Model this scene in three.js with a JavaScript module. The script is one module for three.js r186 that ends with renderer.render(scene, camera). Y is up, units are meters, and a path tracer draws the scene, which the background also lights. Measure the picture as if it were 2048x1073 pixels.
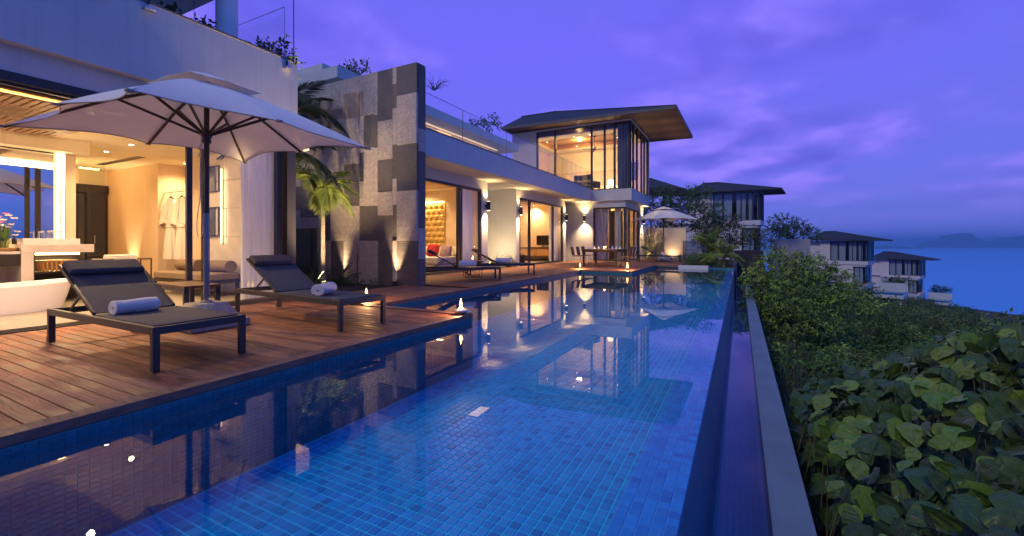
import * as THREE from 'three';
import { mergeGeometries } from 'three/addons/utils/BufferGeometryUtils.js';
import { RoundedBoxGeometry } from 'three/addons/geometries/RoundedBoxGeometry.js';
import { ImprovedNoise } from 'three/addons/math/ImprovedNoise.js';
import { RectAreaLightUniformsLib } from 'three/addons/lights/RectAreaLightUniformsLib.js';

// ---------------------------------------------------------------- camera, sky, sun, exposure
const scene = new THREE.Scene();
const YAW = Math.atan(456 / 868), SN = Math.sin(YAW), CS = Math.cos(YAW);
const camera = new THREE.PerspectiveCamera(2 * Math.atan(586 / 868) * 180 / Math.PI, 2048 / 1172, 0.05, 30000);
camera.position.set(0, 1, 0);
camera.rotation.y = YAW;
camera.setViewOffset(2048, 1172, 0, 99, 2048, 1073);
camera.updateProjectionMatrix();
camera.updateMatrixWorld();

const renderer = new THREE.WebGLRenderer({ antialias: true });
renderer.setSize(1024, 536);
renderer.toneMapping = THREE.LinearToneMapping;
renderer.toneMappingExposure = 1;
renderer.shadowMap.enabled = true;
RectAreaLightUniformsLib.init();

const perlin = new ImprovedNoise();
function fbm(x, y, z, oct = 5) {
  let s = 0, a = 0.5, f = 1;
  for (let i = 0; i < oct; i++) { s += a * perlin.noise(x * f + i * 17.3, y * f + i * 5.1, z * f - i * 9.7); a *= 0.5; f *= 2.03; }
  return s;
}
const clamp = (x, a = 0, b = 1) => Math.min(b, Math.max(a, x));
const mix = (a, b, t) => a + (b - a) * t;
const smooth = (a, b, x) => { const t = clamp((x - a) / (b - a)); return t * t * (3 - 2 * t); };

function makeSky() {
  const W = 1536, H = 768, data = new Float32Array(W * H * 4);
  for (let j = 0; j < H; j++) {
    const el = ((j + 0.5) / H - 0.5) * Math.PI, sy = Math.sin(el), cy = Math.cos(el);
    for (let i = 0; i < W; i++) {
      const az = ((i + 0.5) / W - 0.5) * 2 * Math.PI, dx = cy * Math.cos(az), dz = cy * Math.sin(az);
      const k = 4 * (j * W + i);
      let r, g, b;
      if (sy <= 0) { r = 0.13; g = 0.17; b = 0.64; } else {
        const t = Math.pow(sy, 0.6);
        // dusk air: lilac near the horizon, deeper violet blue above
        r = mix(0.205, 0.180, smooth(0, 0.5, t)); g = mix(0.215, 0.150, smooth(0.1, 0.65, t)); b = mix(0.88, 1.0, smooth(0, 0.6, t));
        const sea = smooth(-0.75, 1, (dx * 0.86 + dz * 0.5) / (cy + 1e-4)) * 0.9, hi = Math.max(smooth(0.40, 0.74, sy), 0.75 * sea); r = mix(r, 0.055, hi); g = mix(g, 0.20, hi); b = mix(b, 0.74, hi);
        const q = 1 / (sy + 0.16), px = dx * q, pz = dz * q;
        const warp = fbm(px * 0.5 + 3, 1.7, pz * 0.5, 3);
        const c1 = fbm(px * 0.85 + warp * 1.1, 4.2, pz * 0.85 + warp, 7);
        const c2 = fbm(px * 2.6 + 8 + warp * 1.4, 9.1, pz * 2.6, 6);
        const dens = smooth(-0.16, 0.34, c1 + 0.35 * c2);
        const fade = smooth(0.01, 0.16, sy);
        const lit = 0.5 + 0.5 * clamp(c2 * 3.6 + c1 * 1.2 + 0.02, -1, 1);
        const cr = mix(0.075, 0.325, lit), cg = mix(0.072, 0.245, lit), cb = mix(0.60, 1.18, lit);
        const pink = 0.07 * smooth(0.62, 1, lit) * smooth(0.42, 0.08, sy);
        const a = dens * 0.92 * fade * (1 - 0.8 * hi);
        r = mix(r, cr + pink, a); g = mix(g, cg + 0.35 * pink, a); b = mix(b, cb, a);
        const low = (1 - smooth(0.0, 0.2, sy)) * smooth(0.05, 0.35, fbm(dx * 3, sy * 26, dz * 3, 4) + 0.16);
        r += 0.035 * low; g += 0.012 * low; b += 0.02 * low;
      }
      data[k] = r; data[k + 1] = g; data[k + 2] = b; data[k + 3] = 1;
    }
  }
  const t = new THREE.DataTexture(data, W, H, THREE.RGBAFormat, THREE.FloatType);
  t.mapping = THREE.EquirectangularReflectionMapping;
  t.magFilter = THREE.LinearFilter; t.minFilter = THREE.LinearFilter;
  t.needsUpdate = true;
  return t;
}
const skyTex = makeSky();
scene.background = skyTex;
scene.environment = skyTex;
scene.backgroundIntensity = 1; scene.environmentIntensity = 1;

// the last afterglow of a sun that has just gone, very soft
const sun = new THREE.DirectionalLight(new THREE.Color(1.0, 0.90, 0.60), 1.0);
sun.position.set(-12, 30, 20); sun.target.position.set(0, 0, -12);
sun.castShadow = true; sun.shadow.radius = 18;
Object.assign(sun.shadow.camera, { left: -60, right: 60, top: 60, bottom: -60, near: 1, far: 200 });
scene.add(sun, sun.target);

scene.fog = new THREE.FogExp2(new THREE.Color(0.25, 0.58, 1.0), 0.00017);

// ---------------------------------------------------------------- helpers
function rngOf(seed) { let a = seed >>> 0; return () => { a |= 0; a = a + 0x6D2B79F5 | 0; let t = Math.imul(a ^ a >>> 15, 1 | a); t = t + Math.imul(t ^ t >>> 7, 61 | t) ^ t; return ((t ^ t >>> 14) >>> 0) / 4294967296; }; }
const rnd = rngOf(7);
const rr = (a, b, f = rnd) => a + (b - a) * f();
const V = (x, y, z) => new THREE.Vector3(x, y, z);
// a point in the world seen at photo pixel (px, py) at a depth along the camera's axis
function at(px, py, d) { const u = (px - 1024) / 868, v = (487 - py) / 868; return V(d * (-SN + u * CS), 1 + v * d, -d * (CS + u * SN)); }

function uvWorld(g) {
  const p = g.attributes.position, n = g.attributes.normal, uv = new Float32Array(p.count * 2);
  for (let i = 0; i < p.count; i++) {
    const ax = Math.abs(n.getX(i)), ay = Math.abs(n.getY(i)), az = Math.abs(n.getZ(i));
    let u, v;
    if (ay >= ax && ay >= az) { u = p.getX(i); v = p.getZ(i); } else if (ax >= az) { u = p.getZ(i); v = p.getY(i); } else { u = p.getX(i); v = p.getY(i); }
    uv[2 * i] = u; uv[2 * i + 1] = v;
  }
  g.setAttribute('uv', new THREE.BufferAttribute(uv, 2));
  return g;
}
const flat = (g) => { const r = g.index ? g.toNonIndexed() : g; for (const k of Object.keys(r.attributes)) if (!['position', 'normal', 'uv', 'color'].includes(k)) r.deleteAttribute(k); return r; };
function box(x0, x1, y0, y1, z0, z1, bev = 0) {
  const w = Math.abs(x1 - x0), h = Math.abs(y1 - y0), d = Math.abs(z1 - z0);
  let g = bev > 0 ? new RoundedBoxGeometry(w, h, d, 1, Math.min(bev, w / 2.01, h / 2.01, d / 2.01)) : new THREE.BoxGeometry(w, h, d);
  g = flat(g); g.clearGroups();
  g.translate((x0 + x1) / 2, (y0 + y1) / 2, (z0 + z1) / 2);
  return uvWorld(g);
}
function rod(a, b, r0, r1 = r0, seg = 8) {
  const d = V().subVectors(b, a), L = d.length();
  const g = flat(new THREE.CylinderGeometry(r1, r0, L, seg, 1));
  g.translate(0, L / 2, 0);
  g.applyQuaternion(new THREE.Quaternion().setFromUnitVectors(V(0, 1, 0), d.normalize()));
  g.translate(a.x, a.y, a.z);
  return g;
}
function bar(a, b, w, h) { // rectangular bar from a to b, w sideways, h high
  const d = V().subVectors(b, a), L = d.length(); d.normalize();
  const side = V().crossVectors(d, V(0, 1, 0)); if (side.lengthSq() < 1e-6) side.set(1, 0, 0); side.normalize();
  const up = V().crossVectors(side, d);
  const g = flat(new RoundedBoxGeometry(w, h, L, 1, Math.min(w, h) * 0.12)); g.clearGroups();
  g.applyMatrix4(new THREE.Matrix4().makeBasis(side, up, d.clone().negate()).setPosition(V().addVectors(a, b).multiplyScalar(0.5)));
  return uvWorld(g);
}
function lathe(pts, seg = 20) { return flat(new THREE.LatheGeometry(pts.map((p) => new THREE.Vector2(p[0], p[1])), seg)); }
function ball(x, y, z, r, sy = 1, seg = 10) { const g = flat(new THREE.SphereGeometry(r, seg, Math.max(6, seg * 0.6 | 0))); g.scale(1, sy, 1); g.translate(x, y, z); return g; }
function tubeOn(pts, r, seg = 24, rad = 6) { return flat(new THREE.TubeGeometry(new THREE.CatmullRomCurve3(pts), seg, r, rad)); }
const join = (list) => list.length === 1 ? list[0] : mergeGeometries(list);
function poly(tris, uvScale = 1) { // tris: array of [Vector3,Vector3,Vector3]
  const p = []; for (const t of tris) for (const v of t) p.push(v.x, v.y, v.z);
  const g = new THREE.BufferGeometry(); g.setAttribute('position', new THREE.Float32BufferAttribute(p, 3)); g.computeVertexNormals();
  return uvWorld(g);
}
const quad = (a, b, c, d) => [[a, b, c], [a, c, d]];
const moved = (g, x, y, z, ry = 0) => { const c = g.clone(); if (ry) c.rotateY(ry); c.translate(x, y, z); return c; };

const used = new Map();
function numbered(name) { const n = used.get(name) || 0; used.set(name, n + 1); return n ? name + '_' + String(n).padStart(3, '0') : name; }
function shade(o) { o.traverse((m) => { if (m.isMesh) { m.castShadow = true; m.receiveShadow = true; } }); return o; }
function tag(o, label, category, group, kind) {
  if (label) o.userData.label = label;
  if (category) o.userData.category = category;
  if (group) o.userData.group = group;
  if (kind) o.userData.kind = kind;
  return o;
}
function thing(name, label, category, pos = [0, 0, 0], turn = 0, group) {
  const o = new THREE.Group(); o.name = numbered(name); scene.add(o);
  o.position.set(...pos); o.rotation.y = turn;
  return tag(o, label, category, group);
}
function part(name, geoms, m, parent) {
  const mesh = new THREE.Mesh(Array.isArray(geoms) ? join(geoms) : geoms, m);
  mesh.castShadow = mesh.receiveShadow = true;
  mesh.name = parent ? name : numbered(name);
  (parent || scene).add(mesh);
  return mesh;
}
function single(name, geoms, m, label, category, group) { return tag(part(name, geoms, m), label, category, group); }
function struct(name, geoms, m) { return tag(part(name, geoms, m), null, null, null, 'structure'); }
function copyOf(root, pos, turn, label) { const c = root.clone(); c.name = numbered(root.userData.kindName || root.name.replace(/_\d+$/, '')); c.userData = { ...root.userData }; if (label) c.userData.label = label; scene.add(c); c.position.set(...pos); c.rotation.y = turn; return c; }

// ---------------------------------------------------------------- textures and materials
function dataTex(w, h, fn, srgb = false, repeat = true) {
  const d = new Uint8Array(w * h * 4);
  for (let j = 0; j < h; j++) for (let i = 0; i < w; i++) {
    const c = fn(i / w, j / h, i, j), k = 4 * (j * w + i);
    const a = Array.isArray(c) ? c : [c, c, c];
    for (let q = 0; q < 3; q++) { let x = clamp(a[q]); if (srgb) x = x <= 0.0031308 ? 12.92 * x : 1.055 * Math.pow(x, 1 / 2.4) - 0.055; d[k + q] = Math.round(x * 255); }
    d[k + 3] = 255;
  }
  const t = new THREE.DataTexture(d, w, h, THREE.RGBAFormat);
  t.wrapS = t.wrapT = repeat ? THREE.RepeatWrapping : THREE.ClampToEdgeWrapping;
  t.magFilter = THREE.LinearFilter; t.minFilter = THREE.LinearMipmapLinearFilter; t.generateMipmaps = true;
  if (srgb) t.colorSpace = THREE.SRGBColorSpace;
  t.needsUpdate = true;
  return t;
}
// seamless noise: a torus in noise space
function tileN(u, v, fu, fv, oct, seed) {
  const a = (x, y) => fbm(x, y, seed, oct), s = smooth(0.8, 1, u), t = smooth(0.8, 1, v);
  const n = a(u * fu, v * fv);
  if (s === 0 && t === 0) return n;
  return mix(mix(n, a((u - 1) * fu, v * fv), s), mix(a(u * fu, (v - 1) * fv), a((u - 1) * fu, (v - 1) * fv), s), t);
}
const rep = (t, sx, sy) => { const c = t.clone(); c.repeat.set(sx, sy); c.needsUpdate = true; return c; };
const rgb = (c) => new THREE.Color().setRGB(c[0], c[1], c[2]);
function mat(c, rough = 0.7, o = {}) { return new THREE.MeshStandardMaterial({ color: rgb(c), roughness: rough, ...o }); }
function phys(c, rough, o = {}) { return new THREE.MeshPhysicalMaterial({ color: rgb(c), roughness: rough, ...o }); }
function glow(c, k) { return new THREE.MeshStandardMaterial({ color: rgb([0.8, 0.8, 0.8]), emissive: rgb(c), emissiveIntensity: k, roughness: 0.6 }); }

const T = {};
T.mottle = dataTex(512, 512, (u, v) => 0.86 + 0.5 * tileN(u, v, 6, 6, 6, 3.3) * 0.5 + 0.04 * tileN(u, v, 60, 60, 2, 8.1));
T.soft = dataTex(512, 512, (u, v) => 0.93 + 0.12 * tileN(u, v, 5, 5, 5, 3.3) - 0.16 * Math.max(0, tileN(u, v, 44, 1.6, 3, 17.7)) - 0.05 * Math.max(0, tileN(u, v, 110, 3, 2, 27.7)) + 0.03 * tileN(u, v, 60, 60, 2, 8.1));
T.grit = dataTex(512, 512, (u, v) => 0.5 + 0.9 * tileN(u, v, 70, 70, 3, 5.5));
T.wood = dataTex(1024, 512, (u, v) => {
  const w = tileN(u, v, 2.2, 5, 3, 1.1), grain = tileN(u, v + 0.03 * w, 5, 90, 4, 2.2), ring = Math.sin((v * 34 + w * 6 + 0.4 * tileN(u, v, 7, 14, 3, 6)) * 6.283) * 0.5 + 0.5;
  const blot = tileN(u, v, 5, 7, 4, 9.4), wet = smooth(0.12, 0.34, tileN(u, v, 3.2, 4.4, 5, 14.2));
  let l = 0.8 + 0.5 * grain - 0.2 * ring * ring + 0.5 * blot;
  l = clamp(l, 0.25, 1.5) * (1 - 0.42 * wet);
  return [0.54 * l, 0.53 * l, 0.51 * l + 0.01];
}, true);
T.woodBump = dataTex(1024, 512, (u, v) => { const w = tileN(u, v, 2.2, 5, 3, 1.1); return 0.5 + 0.45 * tileN(u, v + 0.03 * w, 5, 90, 4, 2.2) + 0.1 * Math.sin((v * 34 + w * 6) * 6.283) + 0.18 * tileN(u, v, 24, 24, 3, 4); });
T.woodRough = dataTex(512, 512, (u, v) => 0.78 - 0.26 * smooth(0.02, 0.3, tileN(u, v, 3.2, 4.4, 5, 14.2)) + 0.2 * tileN(u, v, 9, 20, 3, 7));
T.weave = dataTex(256, 256, (u, v) => 0.5 + 0.25 * Math.sin(u * 6.283 * 32) * Math.cos(v * 6.283 * 32) + 0.2 * tileN(u, v, 40, 40, 2, 2));
T.canvas = dataTex(512, 512, (u, v) => 0.5 + 0.16 * Math.sin(u * 6.283 * 64) * Math.sin(v * 6.283 * 64) + 0.5 * tileN(u, v, 5, 3, 4, 12.5));
T.ribs = dataTex(256, 256, (u, v) => { const r = (v * 12) % 1, c = (u * 4 + Math.floor(v * 12) * 0.37) % 1; return 0.75 * smooth(0, 0.12, r) * smooth(1, 0.9, r) * smooth(0, 0.015, c) + 0.25 * (0.5 + tileN(u, v, 30, 30, 3, 3)); });
T.speck = dataTex(512, 512, (u, v) => { const n = tileN(u, v, 110, 110, 2, 4.4), m = tileN(u, v, 14, 14, 4, 6.6); return clamp(0.72 + 1.1 * n + 0.35 * m, 0.12, 1); });
T.ripple = dataTex(512, 512, (u, v) => 0.5 + 0.42 * tileN(u, v, 9, 9, 4, 21.3));
T.leafVein = dataTex(256, 256, (u, v) => { const x = Math.abs(u - 0.5), mid = smooth(0.03, 0.0, x), side = (v * 9 - x * 7) % 1, s = smooth(0.12, 0.0, Math.min(Math.abs(side), Math.abs(1 - side))) * smooth(0.5, 0.1, x); return 0.35 + 0.5 * Math.max(mid, s * 0.7) + 0.1 * tileN(u, v, 20, 20, 3, 5); });
T.leafTone = dataTex(256, 256, (u, v) => { const x = Math.abs(u - 0.5), mid = smooth(0.025, 0.0, x), side = (v * 9 - x * 7) % 1, s = smooth(0.07, 0.0, Math.min(Math.abs(side), Math.abs(1 - side))) * smooth(0.5, 0.1, x); const l = 0.62 + 0.25 * Math.max(mid, s * 0.6) + 0.5 * tileN(u, v, 5, 5, 4, 9) + 0.12 * tileN(u, v, 40, 40, 2, 3); return [l, l, l * 0.9]; });
T.shingle = dataTex(256, 256, (u, v) => { const r = (v * 10) % 1, c = (u * 6 + (Math.floor(v * 10) % 2) * 0.5) % 1; return 0.25 + 0.6 * r * smooth(0, 0.05, c) + 0.2 * tileN(u, v, 20, 20, 3, 2); });
T.planks = dataTex(256, 512, (u, v) => { const k = Math.floor(v * 16), e = (v * 16) % 1, g = tileN(u, v, 3, 110, 4, 3.1), tone = 0.8 + 0.25 * Math.sin(k * 12.98) ; const l = (tone + 0.5 * g) * smooth(0, 0.08, e); return [l, l * 0.96, l * 0.92]; }, false);
T.planks.colorSpace = THREE.NoColorSpace;

const M = {};
const plaster = (c, r = 0.85) => mat(c, r, { map: rep(T.soft, 0.35, 0.35), bumpMap: rep(T.grit, 0.8, 0.8), bumpScale: 0.0012 });
M.white = plaster([0.50, 0.53, 0.52]);
M.cream = plaster([0.72, 0.60, 0.44]);
M.warmWall = plaster([0.66, 0.50, 0.33]);
M.ceilCream = plaster([0.76, 0.66, 0.46]);
M.dark = mat([0.022, 0.021, 0.022], 0.42);
M.darkMetal = mat([0.03, 0.028, 0.028], 0.38, { metalness: 0.3 });
M.alu = mat([0.028, 0.026, 0.027], 0.45, { bumpMap: rep(T.grit, 6, 6), bumpScale: 0.0003 });
M.steel = mat([0.5, 0.5, 0.52], 0.28, { metalness: 1 });
M.pane = phys([0.94, 0.97, 0.97], 0, { transmission: 1, thickness: 0, ior: 1.5 });
M.greenPane = phys([0.78, 0.90, 0.82], 0, { transmission: 1, thickness: 0, ior: 1.5 });
M.smoke = phys([0.36, 0.42, 0.44], 0.0, { transmission: 1, thickness: 0, ior: 1.7 });
M.mirror = mat([0.86, 0.87, 0.88], 0.015, { metalness: 1 });
M.timber = mat([0.46, 0.25, 0.10], 0.5, { map: rep(T.planks, 0.5, 0.6), bumpMap: rep(T.woodBump, 0.6, 1.2), bumpScale: 0.002 });
M.soffit = mat([0.17, 0.10, 0.06], 0.55, { map: rep(T.planks, 0.4, 0.55), bumpMap: rep(T.planks, 0.4, 0.55), bumpScale: 0.006 });
M.slat = mat([0.72, 0.42, 0.17], 0.5, { map: rep(T.wood, 1.1, 1.3), bumpMap: rep(T.woodBump, 1.1, 1.3), bumpScale: 0.0015 });
M.furnWood = mat([0.23, 0.12, 0.055], 0.5, { map: rep(T.wood, 1.3, 2.1), bumpMap: rep(T.woodBump, 1.3, 2.1), bumpScale: 0.001 });
M.darkWood = mat([0.055, 0.028, 0.016], 0.45, { map: rep(T.wood, 0.8, 1.2) });
M.roof = mat([0.024, 0.026, 0.032], 0.75, { map: rep(T.mottle, 0.8, 0.8), bumpMap: rep(T.shingle, 0.7, 0.7), bumpScale: 0.02 });
M.fascia = mat([0.075, 0.07, 0.07], 0.5);
M.sling = mat([0.062, 0.058, 0.058], 0.75, { bumpMap: rep(T.weave, 14, 14), bumpScale: 0.0012 });
M.slingBlue = mat([0.058, 0.062, 0.072], 0.75, { bumpMap: rep(T.weave, 14, 14), bumpScale: 0.0012 });
M.pillow = mat([0.048, 0.044, 0.046], 0.85, { bumpMap: rep(T.weave, 18, 18), bumpScale: 0.001 });
M.towel = mat([0.82, 0.76, 0.69], 0.95, { bumpMap: rep(T.grit, 9, 9), bumpScale: 0.006 });
M.canvas = phys([0.74, 0.70, 0.66], 0.95, { transmission: 0.22, thickness: 0, bumpMap: rep(T.canvas, 1.2, 1.2), bumpScale: 0.004, side: THREE.DoubleSide });
M.sheer = phys([0.86, 0.86, 0.88], 0.95, { transmission: 0.3, thickness: 0, side: THREE.DoubleSide });
M.curtain = mat([0.55, 0.52, 0.5], 0.9, { side: THREE.DoubleSide });
M.granite = mat([0.36, 0.35, 0.34], 0.8, { map: rep(T.speck, 3, 3), bumpMap: rep(T.grit, 4, 4), bumpScale: 0.004 });
M.panelLight = [0, 1, 2].map((k) => mat([[0.52, 0.46, 0.41], [0.48, 0.43, 0.39], [0.55, 0.48, 0.43]][k], 0.85, { map: rep(T.speck, 1.1, 1.1), bumpMap: rep(T.speck, 1.1, 1.1), bumpScale: 0.004 }));
M.panelDark = [0, 1].map((k) => mat([[0.15, 0.13, 0.12], [0.13, 0.115, 0.11]][k], 0.7, { map: rep(T.mottle, 1, 1), bumpMap: rep(T.ribs, 1.4, 1.4), bumpScale: 0.012 }));
M.panelBrown = [mat([0.32, 0.24, 0.19], 0.8, { map: rep(T.mottle, 1, 1), bumpMap: rep(T.ribs, 1.4, 1.4), bumpScale: 0.008 })];
M.marble = mat([0.70, 0.62, 0.55], 0.22, { map: rep(T.mottle, 0.7, 0.7) });
M.stoneFloor = mat([0.30, 0.26, 0.22], 0.4, { map: rep(T.mottle, 0.6, 0.6) });
M.tub = mat([0.74, 0.70, 0.68], 0.18);
M.soil = mat([0.05, 0.038, 0.028], 0.95, { bumpMap: rep(T.grit, 2, 2), bumpScale: 0.05 });
M.grout = mat([0.01, 0.56, 0.74], 0.7);
M.tile = phys([1, 1, 1], 0.12, {});
M.groutGrey = mat([0.10, 0.36, 0.62], 0.6);
M.tileMats = [];
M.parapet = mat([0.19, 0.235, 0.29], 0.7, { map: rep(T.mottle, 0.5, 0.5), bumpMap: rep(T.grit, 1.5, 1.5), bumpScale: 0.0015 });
M.bark = mat([0.16, 0.12, 0.085], 0.9, { bumpMap: rep(T.grit, 3, 1), bumpScale: 0.02 });
M.barkPale = mat([0.34, 0.30, 0.25], 0.9, { bumpMap: rep(T.grit, 3, 1), bumpScale: 0.02 });
M.leaf = phys([1, 1, 1], 0.85, { vertexColors: true, transmission: 0.3, thickness: 0, side: THREE.DoubleSide });
M.warmGlow = glow([1, 0.66, 0.28], 5);
M.flame = glow([1, 0.52, 0.14], 14);
M.wax = mat([0.75, 0.68, 0.55], 0.5);
M.silver = mat([0.62, 0.60, 0.60], 0.24, { metalness: 1 });
M.pillar = mat([0.70, 0.68, 0.66], 0.5);

const WARM = new THREE.Color(1.0, 0.58, 0.22), WARM2 = new THREE.Color(1.0, 0.66, 0.34);
function lamp(x, y, z, power, color = WARM, radius = 2) { const l = new THREE.PointLight(color, power, 0, 2); l.position.set(x, y, z); l.castShadow = true; l.shadow.radius = radius; scene.add(l); return l; }
function spot(x, y, z, tx, ty, tz, power, angle, color = WARM, pen = 0.7, radius = 2) {
  const l = new THREE.SpotLight(color, power, 0, angle, pen, 2); l.position.set(x, y, z); l.target.position.set(tx, ty, tz); l.castShadow = true; l.shadow.radius = radius; scene.add(l, l.target); return l;
}
function area(x, y, z, tx, ty, tz, w, h, k, color = WARM) { const l = new THREE.RectAreaLight(color, k, w, h); l.position.set(x, y, z); l.lookAt(tx, ty, tz); scene.add(l); return l; }

// ---------------------------------------------------------------- sea, islands, hillside
const SEA = -62;
{
  const g = new THREE.PlaneGeometry(44000, 44000, 1, 1); g.rotateX(-Math.PI / 2); g.translate(0, SEA, 0);
  uvWorld(g);
  struct('sea', g, phys([0.05, 0.34, 0.66], 0.4, { specularIntensity: 0.55, bumpMap: rep(T.ripple, 0.03, 0.05), bumpScale: 0.9, ior: 1.33 }));
}
function island(name, pts, depth, thick, seed) { // pts: [photo px, photo py of the ridge], on a line at that depth
  const n = 150, rows = 9, base = SEA - 1, P = [], idx = [];
  for (let i = 0; i <= n; i++) {
    const px = mix(pts[0][0], pts[pts.length - 1][0], i / n); let k = 0; while (k < pts.length - 2 && pts[k + 1][0] < px) k++;
    const f = (px - pts[k][0]) / (pts[k + 1][0] - pts[k][0]), py = mix(pts[k][1], pts[k + 1][1], f * f * (3 - 2 * f)), top = at(px, py, depth);
    const dir = V(top.x, 0, top.z).normalize();
    for (let j = 0; j <= rows; j++) {
      const s = j / rows * 2 - 1, a = Math.pow(1 - Math.abs(s), 0.75), rough = 1 + 0.28 * fbm(i * 0.16, seed, j * 0.55, 4) * (Math.abs(s) > 0.02 ? 1 : 0.25);
      P.push(top.x + dir.x * s * thick, Math.max(base, base + (top.y - base) * a * rough), top.z + dir.z * s * thick);
    }
  }
  for (let i = 0; i < n; i++) for (let j = 0; j < rows; j++) { const a = i * (rows + 1) + j, b = a + rows + 1; idx.push(a, a + 1, b, b, a + 1, b + 1); }
  const g = new THREE.BufferGeometry(); g.setAttribute('position', new THREE.Float32BufferAttribute(P, 3)); g.setIndex(idx); g.computeVertexNormals(); uvWorld(g);
  return struct(name, g, mat([0.05, 0.085, 0.075], 0.95, { side: THREE.DoubleSide }));
}
island('island_hill', [[1828, 496], [1846, 484], [1868, 479], [1890, 470], [1912, 465], [1930, 464], [1944, 467], [1958, 475], [1974, 482], [1990, 481], [2006, 474], [2030, 472], [2060, 468], [2110, 470], [2180, 466], [2300, 480], [2400, 496]], 6830, 900, 2);
island('island_ridge', [[1700, 497], [1740, 492.5], [1775, 492], [1792, 494.5], [1802, 492], [1815, 494], [1832, 495], [1852, 498]], 5150, 260, 7);

const ridge = (z) => z > -30 ? 0 : z > -65 ? (-30 - z) * 0.03 : z > -100 ? 1.05 + (-65 - z) * 0.5 : 18.5 + (-100 - z) * 0.52;
const crest = (z) => z > -60 ? -1.6 - 0.02 * -z : z > -100 ? -2.8 - (-60 - z) * 0.12 : -7.6 - (-100 - z) * 0.13;
function ground(x, z) {
  const d = x - ridge(z);
  let y = crest(z) - 0.6;
  if (d > 0) y -= 0.5 * d + 0.0018 * d * d; else y += Math.min(8, 0.10 * -d * smooth(-30, -60, z));
  y += 0.8 * fbm(x * 0.12, 2.2, z * 0.12, 3) + 0.25 * fbm(x * 0.6, 5, z * 0.6, 2);
  if (x < 1.2 && z > -31) y = Math.min(y, -2.2);
  return Math.max(y, SEA - 6);
}
{
  const nx = 130, nz = 150, P = [], idx = [];
  for (let j = 0; j <= nz; j++) for (let i = 0; i <= nx; i++) {
    const z = 25 - 425 * Math.pow(j / nz, 1.4), x = -70 + (i < 40 ? 70.5 * Math.pow(i / 40, 0.7) : 70.5 + 260 * Math.pow((i - 40) / 90, 1.9));
    P.push(x, ground(x, z), z);
  }
  for (let j = 0; j < nz; j++) for (let i = 0; i < nx; i++) { const a = j * (nx + 1) + i, b = a + nx + 1; idx.push(a, a + 1, b, b, a + 1, b + 1); }
  const g = new THREE.BufferGeometry(); g.setAttribute('position', new THREE.Float32BufferAttribute(P, 3)); g.setIndex(idx); g.computeVertexNormals(); uvWorld(g);
  struct('hillside', g, mat([0.045, 0.036, 0.024], 0.95, { map: rep(T.mottle, 0.3, 0.3), bumpMap: rep(T.grit, 0.7, 0.7), bumpScale: 0.08, side: THREE.DoubleSide }));
}

// ---------------------------------------------------------------- decks
{
  const deck = tag(new THREE.Group(), null, null, null, 'structure'); deck.name = 'deck'; scene.add(deck);
  const tones = [[0.62, 0.225, 0.10], [0.52, 0.19, 0.092], [0.70, 0.29, 0.145], [0.44, 0.155, 0.078], [0.62, 0.255, 0.145], [0.58, 0.195, 0.08]]
    .map((c) => mat(c, 0.9, { map: rep(T.wood, 0.42, 0.85), bumpMap: rep(T.woodBump, 0.42, 0.85), bumpScale: 0.0022, roughnessMap: rep(T.woodRough, 0.42, 0.85) }));
  const P = 0.1008, f = rngOf(31);
  const runs = [[1.25, -5.06, -7.14, -3.503, 1], [-5.2, -8.02, -7.14, -5.393, 0], [-8.4, -15.62, -8.46, -5.393, 0], [-15.65, -20.36, -8.46, -3.503, 0], [-20.5, -24.0, -8.46, -2.42, 0], [-24.0, -28.15, -5.5, -2.42, 0]];
  const base = [];
  for (const [z0, z1, x0, x1, fine] of runs) {
    const L = x1 - x0, geos = [];
    for (let k = 0; k < 7; k++) {
      const g = box(-L / 2, L / 2, -0.026, 0, -P / 2 + 0.0036, P / 2 - 0.0036, fine ? 0.004 : 0), uv = g.attributes.uv, ou = f() * 5, ov = f() * 3;
      for (let i = 0; i < uv.count; i++) uv.setXY(i, uv.getX(i) + ou, uv.getY(i) + ov);
      geos.push(g);
    }
    for (let z = z0; z - P > z1 - 0.02; z -= P) {
      const b = part('board', geos[f() * 7 | 0], tones[f() * 6 | 0], deck);
      b.position.set((x0 + x1) / 2 + (f() - 0.5) * 0.006, (f() - 0.5) * 0.003, z - P / 2);
    }
    base.push(box(x0, x1, -0.3, -0.034, z1, z0));
  }
  part('dark_base', base, mat([0.03, 0.022, 0.018], 0.9), deck);  // solid dark base, puts the shade into the gaps between boards
  const nose = (x0, x1, z0, z1) => box(x0, x1, -0.058, 0.004, z0, z1, 0.006);
  const nm = mat([0.40, 0.185, 0.13], 0.85, { map: rep(T.wood, 0.6, 0.42), bumpMap: rep(T.woodBump, 0.6, 0.42), bumpScale: 0.002, roughnessMap: rep(T.woodRough, 0.4, 0.4) });
  for (const q of [[-3.5, -3.36, 1.25, -5.2], [-5.39, -3.503, -5.068, -5.2], [-5.39, -5.25, -5.203, -15.51], [-5.39, -3.503, -15.513, -15.65], [-3.5, -3.36, -15.513, -20.5], [-3.357, -2.42, -20.38, -20.5]]) part('edge_board', nose(...q), nm, deck);
}

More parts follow.
